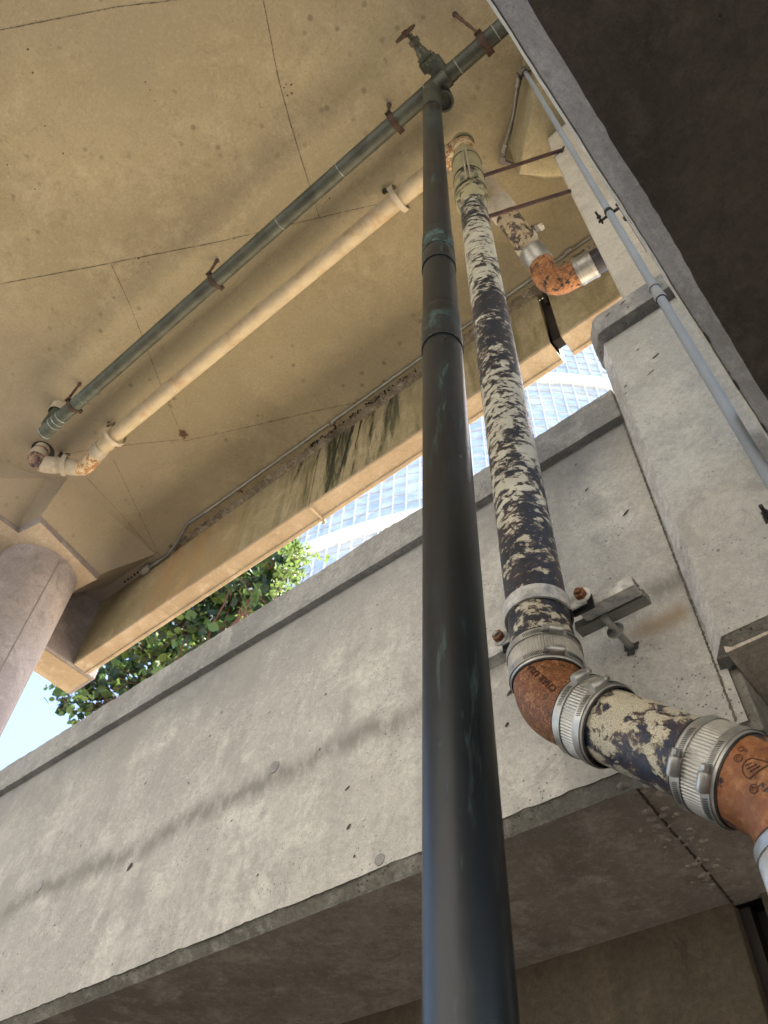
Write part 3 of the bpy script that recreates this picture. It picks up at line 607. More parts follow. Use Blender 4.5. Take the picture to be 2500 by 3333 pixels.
# strap with two long rods and ears on the hub
m = MB(); cdir = (Vector((0, 0, 0)) - AX); cdir.z = 0; cdir.normalize(); side = Z.cross(cdir)
m.strap(P3(3.50), Z, cdir, .069, .03, .003, .45, 2 * math.pi - .1, 56); m.build('hub_strap', plain('olive_strap', (.22, .215, .15), .6), dp)
PALE_ROD = plain('pale_rods', (.36, .33, .24), .6); OLIVE_NUT = plain('olive_nuts', (.2, .2, .15), .6)
for sgn in (-1, 1): m = MB(); m.tube([P3(3.47) + cdir * .076 + side * .010 * sgn, P3(3.95) + cdir * .073 + side * .006 * sgn], .0042, 12); m.build('draw_rod', PALE_ROD, dp)
for sgn in (-1, 1): m = MB(); hexnut(m, P3(3.52) + cdir * .072 + side * (.022 * sgn + .003), side * sgn, .012, .016); m.build('nut', OLIVE_NUT, dp)
# lower elbows and offset run
path = fillet([P3(.90), CORN1, D3(.085)], .115, 16)
m = MB(); m.tube(path, .0565, 64); el = m.build('elbow', RUST_BIG, dp)
m = MB(); m.tube([D3(.075 + k * (.245) / 20) for k in range(21)], RD, 64); m.build('offset_run', PEEL_LOW, dp)
path2 = fillet([D3(.318), CORN2, CORN2 - Z * .075], .085, 16)
m = MB(); m.tube(path2, .0575, 64); el2 = m.build('elbow', RUST_LOW, dp); el2['label'] = 'rust red elbow with black paint scraps and cast emblem'
m = MB(); m.tube([CORN2 - Z * .06, CORN2 - Z * 2.05], RD, 48); m.build('down_pipe', peel('flaking_white_down_pipe', .30, 24, 1, paint=(.60, .59, .56), crack=.1), dp)
def coupling(c, axis, ref, w=.078, r=.0605, screw=0.0, flip=1):
    """ribbed shield coupling with two worm-drive bands; children of one part"""
    axis = Vector(axis).normalized(); ref = Vector(ref); u = (ref - axis * ref.dot(axis)).normalized(); v = axis.cross(u)
    a = c - axis * w / 2
    m = MB(); N = 480
    rib = lambda an, R=r: R + .0008 * math.sin(an * 80)
    prof = [(0, r - .001), (.002, r), (.012, r)] + [(.014, rib), (w - .014, rib)] + [(w - .012, r), (w - .002, r), (w, r - .001)]
    m.lathe(a, a + axis, prof, N, caps=False); sh = m.build('coupling_shield', SHIELD, dp, ang=50)
    m = MB(); m.lathe(a, a + axis, [(-.0025, .0565), (-.0025, r - .0015), (.0, r - .0008), (w, r - .0008), (w + .0025, r - .0015), (w + .0025, .0565)], 64, caps=False); o = m.build('gasket', RUBBER, sh)
    for t_, ph in ((.0105, screw), (w - .0105, screw + .06)):
        cc_ = a + axis * t_; m = MB(); m.strap(cc_, axis, u, r + .0008, .013, .0011, 0, 2 * math.pi, 96); bd = m.build('clamp_band', ZINC, sh)
        m = MB()
        for k in range(13):
            for sg in (-1, 1):
                an = ph * flip + sg * (.34 + k * .042); rad = (r + .0020); d = u * math.cos(an) + v * math.sin(an); tg = axis.cross(d)
                m.obox(cc_ + d * rad, tg + axis * .35, axis - tg * .35, d, .0011, .0075, .0006)
        m.build('band_slots', RUBBER, bd, smooth=False)
        an = ph * flip; d = u * math.cos(an) + v * math.sin(an); tg = axis.cross(d)
        m = MB(); pc_ = cc_ + d * (r + .0058); m.tube([pc_ - tg * .012, pc_ - tg * .0085, pc_ + tg * .0085, pc_ + tg * .012], [.0062, .0076, .0076, .0062], 20); m.obox(cc_ + d * (r + .0032), tg, axis, d, .024, .0135, .004)
        hs = m.build('screw_housing', ZINC, bd, ang=30)
        m = MB(); h0 = pc_ - tg * .012 * flip; m.lathe(h0, h0 - tg * flip, [(0, .0048), (.003, .0055), (.0035, .0055)], 16); hexnut(m, h0 - tg * flip * .0035, -tg * flip, .0055, .006); m.build('screw', ZINC, hs, ang=30)
    return sh
toCam = lambda p: -Vector(p)
coupling(P3(.909), Z, toCam(P3(.918)) + X * .24, .066, screw=.12)
coupling(D3(.094), (.7071, 0, -.7071), toCam(D3(.09)) + Z * .5 + X * .5, .060, screw=-.12, flip=1)
c3 = coupling(D3(.304), (.7071, 0, -.7071), toCam(D3(.30)) - Z * .3, .064, screw=.05)
c4 = coupling(CORN2 - Z * .092, Z, toCam(CORN2) - X * .4, .08, screw=.9)
# cast lettering on the elbow
def emboss(text_or_mesh, size, px, py, dirpx, target, mat, name, lift=.0012, depth=.0014):
    if isinstance(text_or_mesh, str):
        cu = bpy.data.curves.new('lettering', 'FONT'); cu.body = text_or_mesh; cu.size = size; cu.align_x = 'CENTER'; cu.align_y = 'CENTER'; cu.resolution_u = 2; cu.space_character = 1.12; cu.offset = .0003
        ob = bpy.data.objects.new('lettering', cu); C.objects.link(ob); bpy.context.view_layer.update()
        me = bpy.data.meshes.new_from_object(ob.evaluated_get(bpy.context.evaluated_depsgraph_get())); bpy.data.objects.remove(ob)
        bm = bmesh.new(); bm.from_mesh(me); bmesh.ops.triangulate(bm, faces=bm.faces); bmesh.ops.subdivide_edges(bm, edges=[e for e in bm.edges if e.calc_length() > size * .15], cuts=1)
        V2 = [v.co.copy() for v in bm.verts]; bm.verts.ensure_lookup_table(); F2 = [[v.index for v in f.verts] for f in bm.faces]; bm.free()
    else: V2, F2 = text_or_mesh
    dg = bpy.context.evaluated_depsgraph_get(); T = BVHTree.FromPolygons([v.co for v in target.data.vertices], [p.vertices[:] for p in target.data.polygons])
    d0 = ray(px, py).normalized(); hit = T.ray_cast(Vector((0, 0, 0)), d0)
    if hit[0] is None: return None
    hp, hn = hit[0], hit[1]
    if hn.dot(d0) > 0: hn = -hn
    d1 = ray(px + dirpx[0], py + dirpx[1]).normalized(); tx = (d1 - d0); tx = (tx - hn * tx.dot(hn)).normalized(); ty = hn.cross(tx)
    vs = []
    for p in V2:
        o = hp + hn * .05 + tx * p.x + ty * p.y; h = T.ray_cast(o, -hn); q = h[0] if h[0] else o - hn * .05; n = h[1] if h[0] else hn
        if n.dot(hn) < 0: n = -n
        vs.append((q, n))
    n0 = len(vs); pts = [q + n * depth for q, n in vs] + [q - n * .0004 for q, n in vs]
    # boundary walls
    from collections import Counter
    ec = Counter(); 
    for f in F2:
        for a, b in zip(f, f[1:] + f[:1]): ec[tuple(sorted((a, b)))] += 1
    fs = [tuple(f) for f in F2] + [(a, b, b + n0, a + n0) for (a, b), c_ in ec.items() if c_ == 1]
    mm = MB(); mm.add(pts, fs); return mm.build(name, mat, target if False else dp, ang=30)
LETTER = rusty('dark_cast_letters', (.075, .028, .016), (.03, .014, .01), (.13, .05, .025), 60)
emboss('CHAR USA', .0150, 1764, 2207, (-68, -80), el, LETTER, 'cast_lettering')
# emblem on the last elbow: circle segment with triangle and small ringed letters
def ring2(r0, r1, n=28, cx=0, cy=0, a0=0, a1=2 * math.pi):
    V = []; 
    for k in range(n + 1): a = a0 + (a1 - a0) * k / n; V += [Vector((cx + r0 * math.cos(a), cy + r0 * math.sin(a), 0)), Vector((cx + r1 * math.cos(a), cy + r1 * math.sin(a), 0))]
    return V, [[2 * i, 2 * i + 1, 2 * i + 3, 2 * i + 2] for i in range(n)]
def bar2(p, q, w, n=6):
    p = Vector((*p, 0)); q = Vector((*q, 0)); t = (q - p).normalized(); nn = Vector((-t.y, t.x, 0)) * w / 2; V = []
    for k in range(n + 1): c_ = p.lerp(q, k / n); V += [c_ - nn, c_ + nn]
    return V, [[2 * i, 2 * i + 1, 2 * i + 3, 2 * i + 2] for i in range(n)]
def joinm(L):
    V, F = [], []
    for v, f in L: F += [[i + len(V) for i in g_] for g_ in f]; V += v
    return V, F
EMB = joinm([ring2(.0125, .0138, 20, 0, 0, 1.9, 4.6), bar2((-.006, .012), (.017, .010), .0013), bar2((.017, .010), (-.002, -.0125), .0016), bar2((-.011, .001), (-.004, .006), .001), bar2((-.008, -.003), (.002, .005), .001), bar2((-.004, -.006), (.006, .004), .001), bar2((-.009, .004), (.0, -.007), .0008), bar2((-.002, .007), (.006, -.002), .0008),
             ring2(.0042, .0052, 14, -.021, .009), ring2(.0016, .0024, 8, -.021, .009, 0, 4.6), ring2(.0042, .0052, 14, .004, -.023), ring2(.0016, .0024, 8, .004, -.023, 0, 4.6), ring2(.003, .0038, 10, -.022, .022)])
emboss(EMB, 1, 2455, 2500, (60, 22), el2, LETTER, 'cast_emblem', depth=.0009)

# ---- top run towards the pier
ZR, YR = 4.35, .917
pts = [aZ(x, y, ZR) for x, y in ((370, 1424), (322, 1470), (292, 1519), (240, 1526), (165, 1515), (116, 1500))]
RUNL = Vector((-3.22, YR, ZR))
m = MB(); m.tube([Vector((-.62 - k * (2.55) / 40, YR + .0, ZR)) for k in range(41)] + [RUNL, Vector((-3.30, YR + .015, ZR))], .0485, 48); m.build('horizontal_run', CREAM, dp)
m = MB(); m.tube(fillet([P3(4.15), P3(4.35), Vector((-.63, YR, ZR))], .10, 12), .056, 40); m.build('elbow', RUST_CREAM, dp)
m = MB(); m.lathe((-.585, YR, ZR), (-.66, YR, ZR), [(0, .0595), (.055, .0595)], 40); m.build('band', SHINY, dp)
K0 = Vector((-3.30, YR + .015, ZR)); K1 = Vector((-3.40, .945, ZR)); K2 = Vector((-3.50, .985, ZR)); K3 = Vector((-3.70, .945, ZR - .01)); K4 = Vector((-3.765, .925, ZR - .01))
E1_ = aZ(322, 1468, ZR); E2_ = aZ(278, 1524, ZR); E3_ = aZ(150, 1512, ZR); E4_ = aZ(112, 1500, ZR)
m = MB(); m.tube([RUNL, E1_], .0485, 40); m.build('run_end', CREAM, dp)
m = MB(); d = (E2_ - E1_).normalized(); m.lathe(E1_ - d * .05, E1_ + d, [(0, .052), (.01, .055), (.075, .055), (.085, .052)], 40); m.build('coupling_sleeve', CREAM_GREY, dp)
m = MB(); m.tube(fillet([E1_, E2_, E2_.lerp(E3_, .35)], .11, 10), .051, 40); m.build('elbow', RUST_CREAM, dp)
m = MB(); d = (E3_ - E2_).normalized(); m.lathe(E2_.lerp(E3_, .18), E3_, [(0, .052), (.01, .0555), (.09, .0555), (.10, .050), (.25, .050)], 40); m.lathe(E2_.lerp(E3_, .72), E3_, [(0, .052), (.01, .0555), (.09, .0555), (.10, .052)], 40); m.tube([E2_, E3_], .049, 32); m.build('short_run', CREAM_GREY, dp)
EUP = E4_ + Vector((-.005, 0, HC - ZR + .1))
m = MB(); m.tube(fillet([E3_, E4_, E4_.lerp(EUP, .45)], .075, 14), .053, 40); m.build('elbow', rusty('flaking_brown_elbow', (.30, .2, .15), (.06, .03, .03), (.42, .32, .25), 40, paint=((.035, .03, .04), .53)), dp)
m = MB(); m.lathe(E4_ + Z * .035, E4_ + Z, [(0, .054), (.008, .056), (.055, .056), (.06, .049), (.30, .049)], 40); m.build('ceiling_stub', CREAM_GREY, dp)
m = MB(); m.lathe((EUP.x - .01, EUP.y + .012, HC - .0016), (EUP.x - .01, EUP.y + .012, HC + 1), [(0, .0), (0.0004, .078)], 28, caps=False); m.build('core_hole', SHADOW_GAP, dk)
# ---- branch down to the right elbow
b0 = Vector((-.455, .93, 4.06)); b3 = Vector((-.393, 1.40, 3.47))
b1 = b0.lerp(b3, .48); m = MB(); m.tube([b0, b1], .0535, 40); m.build('branch', plain('dull_tan_paint', (.36, .29, .20), .6, var=.3), dp)
m = MB(); d = (b3 - b0).normalized(); m.lathe(b0 + (b3 - b0) * .37, b3, [(0, .058), (.01, .0615), (.085, .0615), (.095, .058)], 40); m.build('coupling_sleeve', CREAM_GREY, dp)
m = MB(); m.tube([b0.lerp(b3, .40 + .05 * k) for k in range(11)], RD - .001, 40); m.build('branch', PEEL_BRANCH, dp)
bc = b3 + d * .05 + Vector((-.02, 0, 0)); be = bc + Vector((.33, .03, -.015))
m = MB(); m.tube(fillet([b3 - d * .09, bc, bc.lerp(be, .42)], .13, 20), .0575, 44); m.build('elbow', RUST_TOP, dp)
m = MB(); m.lathe(b3 - d * .16, b3, [(0, .0585), (.006, .0605), (.075, .0605), (.082, .0585)], 40); m.build('band', SHINY, dp)
dx = (be - bc).normalized(); bb = bc.lerp(be, .37); m = MB(); m.lathe(bb, be, [(-.002, .0585), (.0, .0615), (.014, .0625), (.016, .061), (.062, .061), (.064, .0625), (.078, .0615), (.08, .0585)], 44); m.build('band', SHINY, dp)
m = MB(); m.tube([bb + dx * .05, bb + dx * .9], RD, 40); m.build('branch_end', peel('black_bitumen_pipe', .70, 30, 1, paint=(.42, .30, .17), metal=(.018, .017, .024)), dp)

# ---- strut and split clamp that carry the riser low down
st = empty('riser_clamp', (AX.x, .97, 1.04), 'white scuffed split clamp on steel channel holding the peeling drain pipe low down', 'clamp')
m = MB(); ux = 'x'
def channel(x0, x1, y0=.955, y1=.984, z0=1.031, z1=1.053):
    m.box((x0, y0, z0), (x1, y0 + .003, z1)); m.box((x0, y0, z0 - .001), (x1, y1, z0 + .002)); m.box((x0, y0, z1 - .002), (x1, y1, z1 + .001)); m.box((x0, y1 - .002, z1 - .009), (x1, y1 + .001, z1)); m.box((x0, y1 - .002, z0), (x1, y1 + .001, z0 + .008))
channel(-.403, -.296); m.build('channel', ZINC_PAINT, st, smooth=False, bevel=.0008); m = MB(); channel(-.66, -.522); m.build('channel', ZINC_PAINT, st, smooth=False, bevel=.0008)
m = MB(); m.strap((AX.x, .917, 1.030), Z, -Y, RD + .0015, .032, .004, -math.pi / 2 - .12, math.pi / 2 + .12, 48)
m.obox((-.392, .9305, 1.032), X, Z, Y, .035, .032, .004); m.obox((-.530, .9305, 1.032), X, Z, Y, .035, .032, .004); m.build('front_strap', ZINC_PAINT, st, ang=40)
m = MB(); m.box((-.430, .990, 1.031), (-.294, 1.014, 1.050)); m.build('back_channel', plain('grimy_zinc', (.24, .24, .22), .5, .5), st, smooth=False, bevel=.0008)
m = MB(); m.strap((AX.x, .917, 1.030), Z, Y, RD + .0015, .032, .004, -math.pi / 2 + .2, math.pi / 2 - .2, 40); m.obox((-.388, .945, 1.03), X, Z, Y, .04, .032, .004); m.obox((-.534, .945, 1.03), X, Z, Y, .04, .032, .004); m.build('back_strap', DARKSTEEL, st, ang=40)
for bx in (-.379, -.548):
    m = MB(); c0 = Vector((bx, .9285, 1.034)); m.lathe(c0, c0 - Y, [(-.001, .0165), (.0022, .0165)], 28); w_ = m.build('washer', ZINC_PAINT, st, ang=30)
    m = MB(); hexnut(m, c0 - Y * .0022, -Y, .0112, .0095); m.build('nut', RUST_NUT, st, ang=25, bevel=.0006)
    m = MB(); m.lathe(c0 - Y * .01, c0 - Y, [(0, .0056), (.0075, .0056), (.0085, .0046)], 18); m.build('bolt', RUST_NUT if bx > -.5 else ZINC, st, ang=30)
m = MB(); m.tube([(-.372, .985, 1.024), (-.372, 1.09, 1.024)], .0065, 14); m.lathe((-.372, .990, 1.022), (-.372, 1.1, 1.022), [(0.032, .016), (.0355, .016)], 20); m.build('anchor_rod', ZINC, st); m = MB(); m.tube([(-.56, .985, 1.03), (-.56, 1.09, 1.03)], .0065, 14); m.build('anchor_rod', DARKSTEEL, st)
m = MB(); rnd = random.Random(3)
m.lathe((-.372, 1.0785, 1.021), (-.372, 0, 1.021), [(0, lambda a: .014 + .003 * math.sin(a * 3) + .002 * math.sin(a * 7 + 1)), (.0006, lambda a: .010 + .002 * math.sin(a * 3))], 30); m.build('anchor_hole', bpy.data.materials['hole_shadow'], st, smooth=False)

# ================================================================ COPPER PIPE
RC = .0403; CAx = Vector((-.4255, .6098, 0))
cp = empty('copper_pipe', (CAx.x, CAx.y, 0), 'dark blue black copper standpipe with turquoise stains, nearest upright pipe', 'pipe')
def Q3(z): return Vector((CAx.x, CAx.y, z))
m = MB(); m.tube([Q3(-1.55)] + [Q3(-1.2 + 3.36 * k / 60) for k in range(61)], RC, 72); m.tube([Q3(2.08), Q3(3.85)], RC * .985, 64); m.build('riser', COP_RISER, cp)
m = MB(); m.lathe(Q3(1.52), Q3(9), [(0, RC * 1.0), (.001, RC * 1.05), (.004, RC * 1.055), (.14, RC * 1.05), (.165, RC * 1.015), (.17, RC)], 64, caps=False); m.build('coupling', COP_RISER, cp)
m = MB(); m.lathe(Q3(1.965), Q3(9), [(0, RC), (.001, RC * 1.055), (.004, RC * 1.06), (.085, RC * 1.055), (.09, RC * 1.03), (.098, RC * 1.03), (.105, RC * 1.055), (.215, RC * 1.04), (.24, RC * 1.005)], 64, caps=False); m.build('coupling', COP_RISER, cp)
for z, a in ((1.519, .0007), (1.9635, .0006), (2.058, .0006)):
    m = MB(); m.strap(Q3(z), Z, X, RC * 1.005, .003, RC * .058, 0, 2 * math.pi, 64); m.build('solder_ring', copper('verdigris_solder', (.035, .05, .045), green=(.12, .30, .26), amount=1.0), cp)
ZH = 4.28; YH = .6098
m = MB(); m.lathe(Q3(3.80), Q3(9), [(0, RC * 1.04), (.04, RC * 1.06), (.045, RC * 1.02), (.30, RC * 1.04), (.40, RC * 1.04)], 56); m.tube(fillet([Q3(4.10), Q3(ZH - .045), Q3(ZH - .045) + Vector((.10, .0, 0))], .05, 12), RC * 1.06, 48); m.build('elbow', COP_RUN, cp)
m = MB(); m.tube([Vector((-3.10 + k * 3.4 / 60, YH, ZH)) for k in range(61)], RC, 44); m.build('horizontal_run', COP_RUN, cp)
m = MB(); m.tube([(-3.35, YH, ZH), (-2.95, YH, ZH)], RC * 1.004, 44); m.build('horizontal_run_end', COP_LEFT, cp)
m = MB(); m.tube([(-.30, YH, ZH), (-.44, YH, ZH)], RC * 1.07, 40); m.tube([(-.35, YH, ZH), (-.35, YH - .10, ZH)], RC * 1.05, 40); m.build('tee', COP_RUN, cp)
so_ = aZ(1446, 332, 4.14); m = MB(); m.lathe((so_.x, so_.y, 4.14), (so_.x, so_.y, 4.4), [(.0, RC * .86), (0, RC * 1.12), (.02, RC * 1.14), (.035, RC * 1.06), (.13, RC)], 44, caps=False); m.lathe((so_.x, so_.y, 4.155), (so_.x, so_.y, 4.4), [(0, .001), (.0, RC * .9)], 32, caps=False); m.build('drain_stub', COP_RUN, cp)
for xx in (-.268, -.445, -1.0, -1.42, -.055):
    m = MB(); m.strap((xx, YH, ZH), X, Z, RC * 1.0, .004, .0008, 0, 2 * math.pi, 40); m.build('solder_ring', plain('pale_solder', (.33, .36, .31), .6, var=.6, scale=60), cp)
# left end: reducers, turned up into a sleeve in the deck
LE = aZ(145, 1409, ZH); LU = aZ(196, 1328, HC)
m = MB(); PL_ = [Vector((-3.3, YH, ZH)), Vector((LE.x, LE.y, ZH)), Vector((LU.x, LU.y + .0, ZH + .12)), Vector((LU.x, LU.y, HC + .05))]
m.tube([PL_[0], PL_[1]], RC * 1.03, 40); m.lathe(PL_[1], PL_[1] + (PL_[1] - PL_[0]), [(-.02, RC * 1.08), (.005, RC * 1.0), (.018, RC * .8), (.026, RC * .4), (.027, .003)], 36); m.tube([PL_[0].lerp(PL_[1], .45), PL_[1]], RC * 1.09, 36); m.build('end_fitting', COP_LEFT, cp)
m = MB(); m.tube([Vector((LU.x, LU.y, ZH + .0)), Vector((LU.x, LU.y, HC + .05))], RC * 1.0, 32); m.tube([Vector((LU.x - .02, LU.y, ZH + .01)), Vector((LU.x + .02, YH, ZH))], RC, 32); m.build('riser_stub', COP_LEFT, cp)
m = MB(); m.strap((LU.x, LU.y, HC - .035), Z, X, .052, .07, .004, 0, 2 * math.pi, 36); tag(m.build('pipe_sleeve', CREAM_GREY), 'short cream sleeve in the deck around the turned up end of the copper run', 'sleeve')
m = MB()
for z0 in (.02, .25, .45, .98): m.strap(PL_[0].lerp(PL_[1], z0), PL_[1] - PL_[0], Z, RC * 1.08, .006, .0016, 0, 2 * math.pi, 36)
m.build('solder_ring', plain('pale_verdigris', (.42, .50, .46), .7, var=.6, scale=80), cp)
# valve with handwheel
vx, vy = -.365, YH - .09
m = MB(); m.obox((vx, vy - .005, ZH + .0), X, Y, Z, .086, .045, .078); m.lathe((vx, vy - .02, ZH), (vx, vy - 1, ZH), [(-.05, .032), (.0, .039), (.008, .039), (.009, .034), (.014, .034), (.015, .039), (.024, .039), (.026, .030), (.05, .026), (.06, .020), (.085, .019), (.087, .026), (.11, .026), (.112, .013), (.135, .012)], 32)
vb = m.build('valve_body', BRASS, cp, ang=30)
wc = Vector((vx - .012, vy - .168, ZH + .005))
m = MB(); m.tube([(vx, vy - .11, ZH), wc], .006, 12); m.build('stem', RUST_IRON, vb)
m = MB(); n = 40; m.tube([wc + Vector((math.cos(2 * math.pi * k / n) * .050, 0, math.sin(2 * math.pi * k / n) * .050)) for k in range(n + 1)], (.0065), 12, caps=False)
for k in range(4): a = k * math.pi / 2 + .4; m.tube([wc, wc + Vector((math.cos(a) * .055, 0, math.sin(a) * .055))], .006, 10)
m.lathe(wc + Y * .014, wc, [(0, .013), (.028, .013)], 16); m.build('handwheel', RUST_IRON, vb)

# ================================================================ HANGERS
GH = 'rusty clamps hanging the copper run'
def hanger(px, py, label, rnear=.0, off=(-.02, -.12), w=.028, first=None):
    c_ = aZ(px, py, ZH); c_ = Vector((c_.x, YH, ZH)); e = empty('pipe_hanger', c_, label, 'hanger', GH)
    m = MB(); m.strap(c_, X, Z, RC + .001, w, .005, 0, 2 * math.pi, 40); m.build('band', RUST_IRON, e, ang=40)
    m = MB(); m.obox(c_ + Vector((0, -RC - .010, .0)), X, Y, Z, w, .022, .012); m.obox(c_ + Vector((0, RC + .010, -.0)), X, Y, Z, w, .020, .012)
    hexnut(m, c_ + Vector((0, -RC - .012, .006)), Z, .008, .01); hexnut(m, c_ + Vector((0, RC + .010, .006)), Z, .008, .01); m.build('ear', RUST_IRON, e, smooth=False)
    top = Vector((c_.x + off[0], c_.y + off[1], HC)); b_ = c_ + Vector((0, -RC - .01, .01)); n = 10
    m = MB(); m.tube([b_.lerp(top, k / n) for k in range(n + 1)], [.0075 + random.uniform(-.0012, .0022) for _ in range(n + 1)], 10); m.lathe(top - Z * .02, top, [(0, .011), (.012, .014), (.02, .013)], 12); m.build('rod', rusty('scaling_rod', (.07, .04, .028), (.03, .016, .012), (.22, .16, .12), 90), e, ang=50)
    m = MB(); m.lathe(top - Z * .0016, top + Z, [(0, .0), (.0005, lambda a: .02 + .006 * math.sin(a * 3 + px) + .003 * math.sin(a * 7))], 26, caps=False); m.build('patch', EFFLO, e, smooth=False)
hanger(1590, 160, 'rusty pipe clamp on the copper run right of the handwheel valve, longest hanger', off=(-.045, -.155), w=.036)
hanger(1272, 380, 'rusty pipe clamp on the copper run just left of the upright copper pipe', off=(-.005, -.05), w=.03)
hanger(694, 908, 'rusty pipe clamp halfway along the copper run, beside a ceiling joint', off=(.0, -.045), w=.024)
hanger(240, 1320, 'rusty pipe clamp near the left turned up end of the copper run', off=(.0, -.045), w=.024)
GW = 'cream strap hangers under the drain run'
def loop_hanger(c_, axis, label, r=.073, w=.030, a0=.5, a1=5.6, tilt=0.0, mat=None, top=None, drop=-.006):
    e = empty('strap_hanger', c_, label, 'hanger', GW); axis = Vector(axis).normalized(); c2 = Vector(c_) + Z * .012
    m = MB(); m.strap(c2, axis, Z, r, w, .003, a0, a1, 48); m.build('strap', mat or plain('pale_strap', (.52, .46, .36), .5, var=.2), e, ang=40)
    tp = top or (c2 + Vector((-.06, -.05, HC - c2.z))); u = Z; v = axis.cross(u)
    m = MB()
    for a in (a0, a1):
        d = u * math.cos(a) + v * math.sin(a); p = c2 + d * (r + .002); m.tube([p, p + (c2 + Z * (r + .04) - p) * .6, Vector((tp.x, tp.y, HC - .01))], .0045, 8); m.obox(p + d * .006, axis, d, axis.cross(d), w, .014, .010)
    m.lathe((tp.x, tp.y, HC - .03), (tp.x, tp.y, HC), [(0, .012), (.03, .013)], 12); m.build('hooks', DARKSTEEL, e, smooth=False)
    return e
loop_hanger((aZ(1300, 652, ZR).x, YR, ZR), X, 'pale strap hanger under the cream drain run just left of the upright copper pipe')
loop_hanger((aZ(380, 1425, ZR).x, YR, ZR), X, 'pale strap hanger under the cream drain run before its left rusty elbow', r=.078)
q_ = E2_.lerp(E3_, .52); loop_hanger(q_, (E3_ - E2_), 'pale strap hanger on the short drain piece next to the left flaking elbow', r=.068, w=.03, mat=CREAM_GREY)
q_ = b0.lerp(b3, .72); e_ = loop_hanger(q_, b3 - b0, 'pale ring hanger around the sloping branch above the orange rusty elbow', r=.092, w=.034, a0=1.0, a1=6.9, mat=CREAM_GREY)
p_ = q_ + Vector((.09, .02, .09)); m = MB(); m.tube([p_, p_ + Vector((-.16, .02, .24)), p_ + Vector((-.17, .02, .9))], .008, 10); m.obox(p_ + Vector((-.05, 0, .06)), (-.16, .02, .24), Y, X, .16, .035, .02); m.build('bracket', ZINC, e_, smooth=False)

# ================================================================ SUPPORT RODS between drain and tall wall
GR = 'brown rods bracing the drain pipe to the tall wall'
for (p0, p1, q0, q1, lb, fl) in (((1540, 583), (1833, 487), P3(3.63), None, 'brown brace rod from the drain pipe top to the tall wall, upper of the two', 1), ((1586, 706), (1856, 622), P3(3.19), None, 'brown brace rod from the drain pipe to the tall wall, lower of the two', 0)):
    a = Vector((aY(*p0, .935))); b = aY(*p1, 1.10); e = empty('brace_rod', a, lb, 'rod', GR)
    m = MB(); m.tube([a - (b - a).normalized() * .03, b], .0085, 14); m.build('rod', rusty('dark_red_primer_rod', (.075, .035, .028), (.03, .02, .018), (.11, .06, .045), 30), e)
    if fl: m = MB(); m.obox(b - Y * .002, (.3, 0, 1), (1, 0, -.3), Y, .06, .012, .004); m.build('wall_plate', DARKSTEEL, e, smooth=False)
    m = MB(); hexnut(m, a - (b - a).normalized() * .02, (b - a), .012, .012); m.build('nut', RUST_IRON, e, smooth=False)

# ================================================================ GREY PVC CONDUIT on the right
c_top = aZ(1702, 222, 4.40); c_low = aY(2270, 1170, .955)
dirc = (c_low - c_top).normalized(); c_end = c_low + dirc * 2.4; RP = .0104
pv = empty('grey_conduit', c_low, 'blue grey plastic conduit running up in front of the pilaster and tall wall', 'conduit')
m = MB(); m.tube([c_end, c_low, c_top], RP, 40); m.build('conduit_tube', PVC, pv)
cj = aY(2142, 962, .948); tt = (cj - c_top).dot(dirc); cj = c_top + dirc * tt
m = MB(); m.lathe(cj - dirc * .036, cj, [(0, RP), (.001, .0128), (.010, .0138), (.014, .0138), (.016, .0120), (.030, .0120), (.033, .0118), (.036, .0122), (.052, .0125), (.056, .0136), (.066, .0138), (.071, .0128), (.072, RP)], 40, caps=False); m.build('expansion_coupling', plain('grey_coupling', (.25, .27, .29), .5, var=.2, scale=30), pv)
m = MB(); m.strap(cj - dirc * .020, dirc, X, .0122, .0018, .0012, 0, 2 * math.pi, 32); m.strap(cj + dirc * .037, dirc, X, RP, .0016, .0022, 0, 2 * math.pi, 32); m.build('gap_ring', RUBBER, pv)
# upper elbow and steel piece dropping back along the haunch
pts = [c_top + dirc * .08, c_top, aZ(1690, 245, 4.45), aZ(1672, 380, 4.46), aZ(1636, 505, 4.46), aZ(1640, 530, 4.46), aZ(1676, 540, 4.46)]
m = MB(); m.tube(fillet([c_top + dirc * .05, c_top + Z * .015, pts[2]], .02, 8), .0125, 20); m.tube(fillet([pts[4] + (pts[3] - pts[4]).normalized() * .05, aZ(1634, 522, 4.46), pts[6]], .02, 8), .0125, 20); m.obox(aZ(1634, 522, 4.455), pts[3] - pts[4], Z.cross(pts[3] - pts[4]), Z, .035, .03, .025); m.build('bend', plain('grey_cast_bend', (.22, .21, .19), .5, .3), pv)
m = MB(); m.tube([pts[2], pts[3], pts[4]], .0098, 20); m.build('steel_tube', PVC_GREEN, pv)
for a, b in ((pts[2], pts[3]), (pts[4], pts[3])): m = MB(); d = (b - a).normalized(); m.lathe(a + d * .012, b, [(0, .0125), (.03, .0125), (.031, .014), (.04, .014)], 20); m.build('connector', ZINC, pv)
GC = 'dark clamps holding the grey plastic conduit'
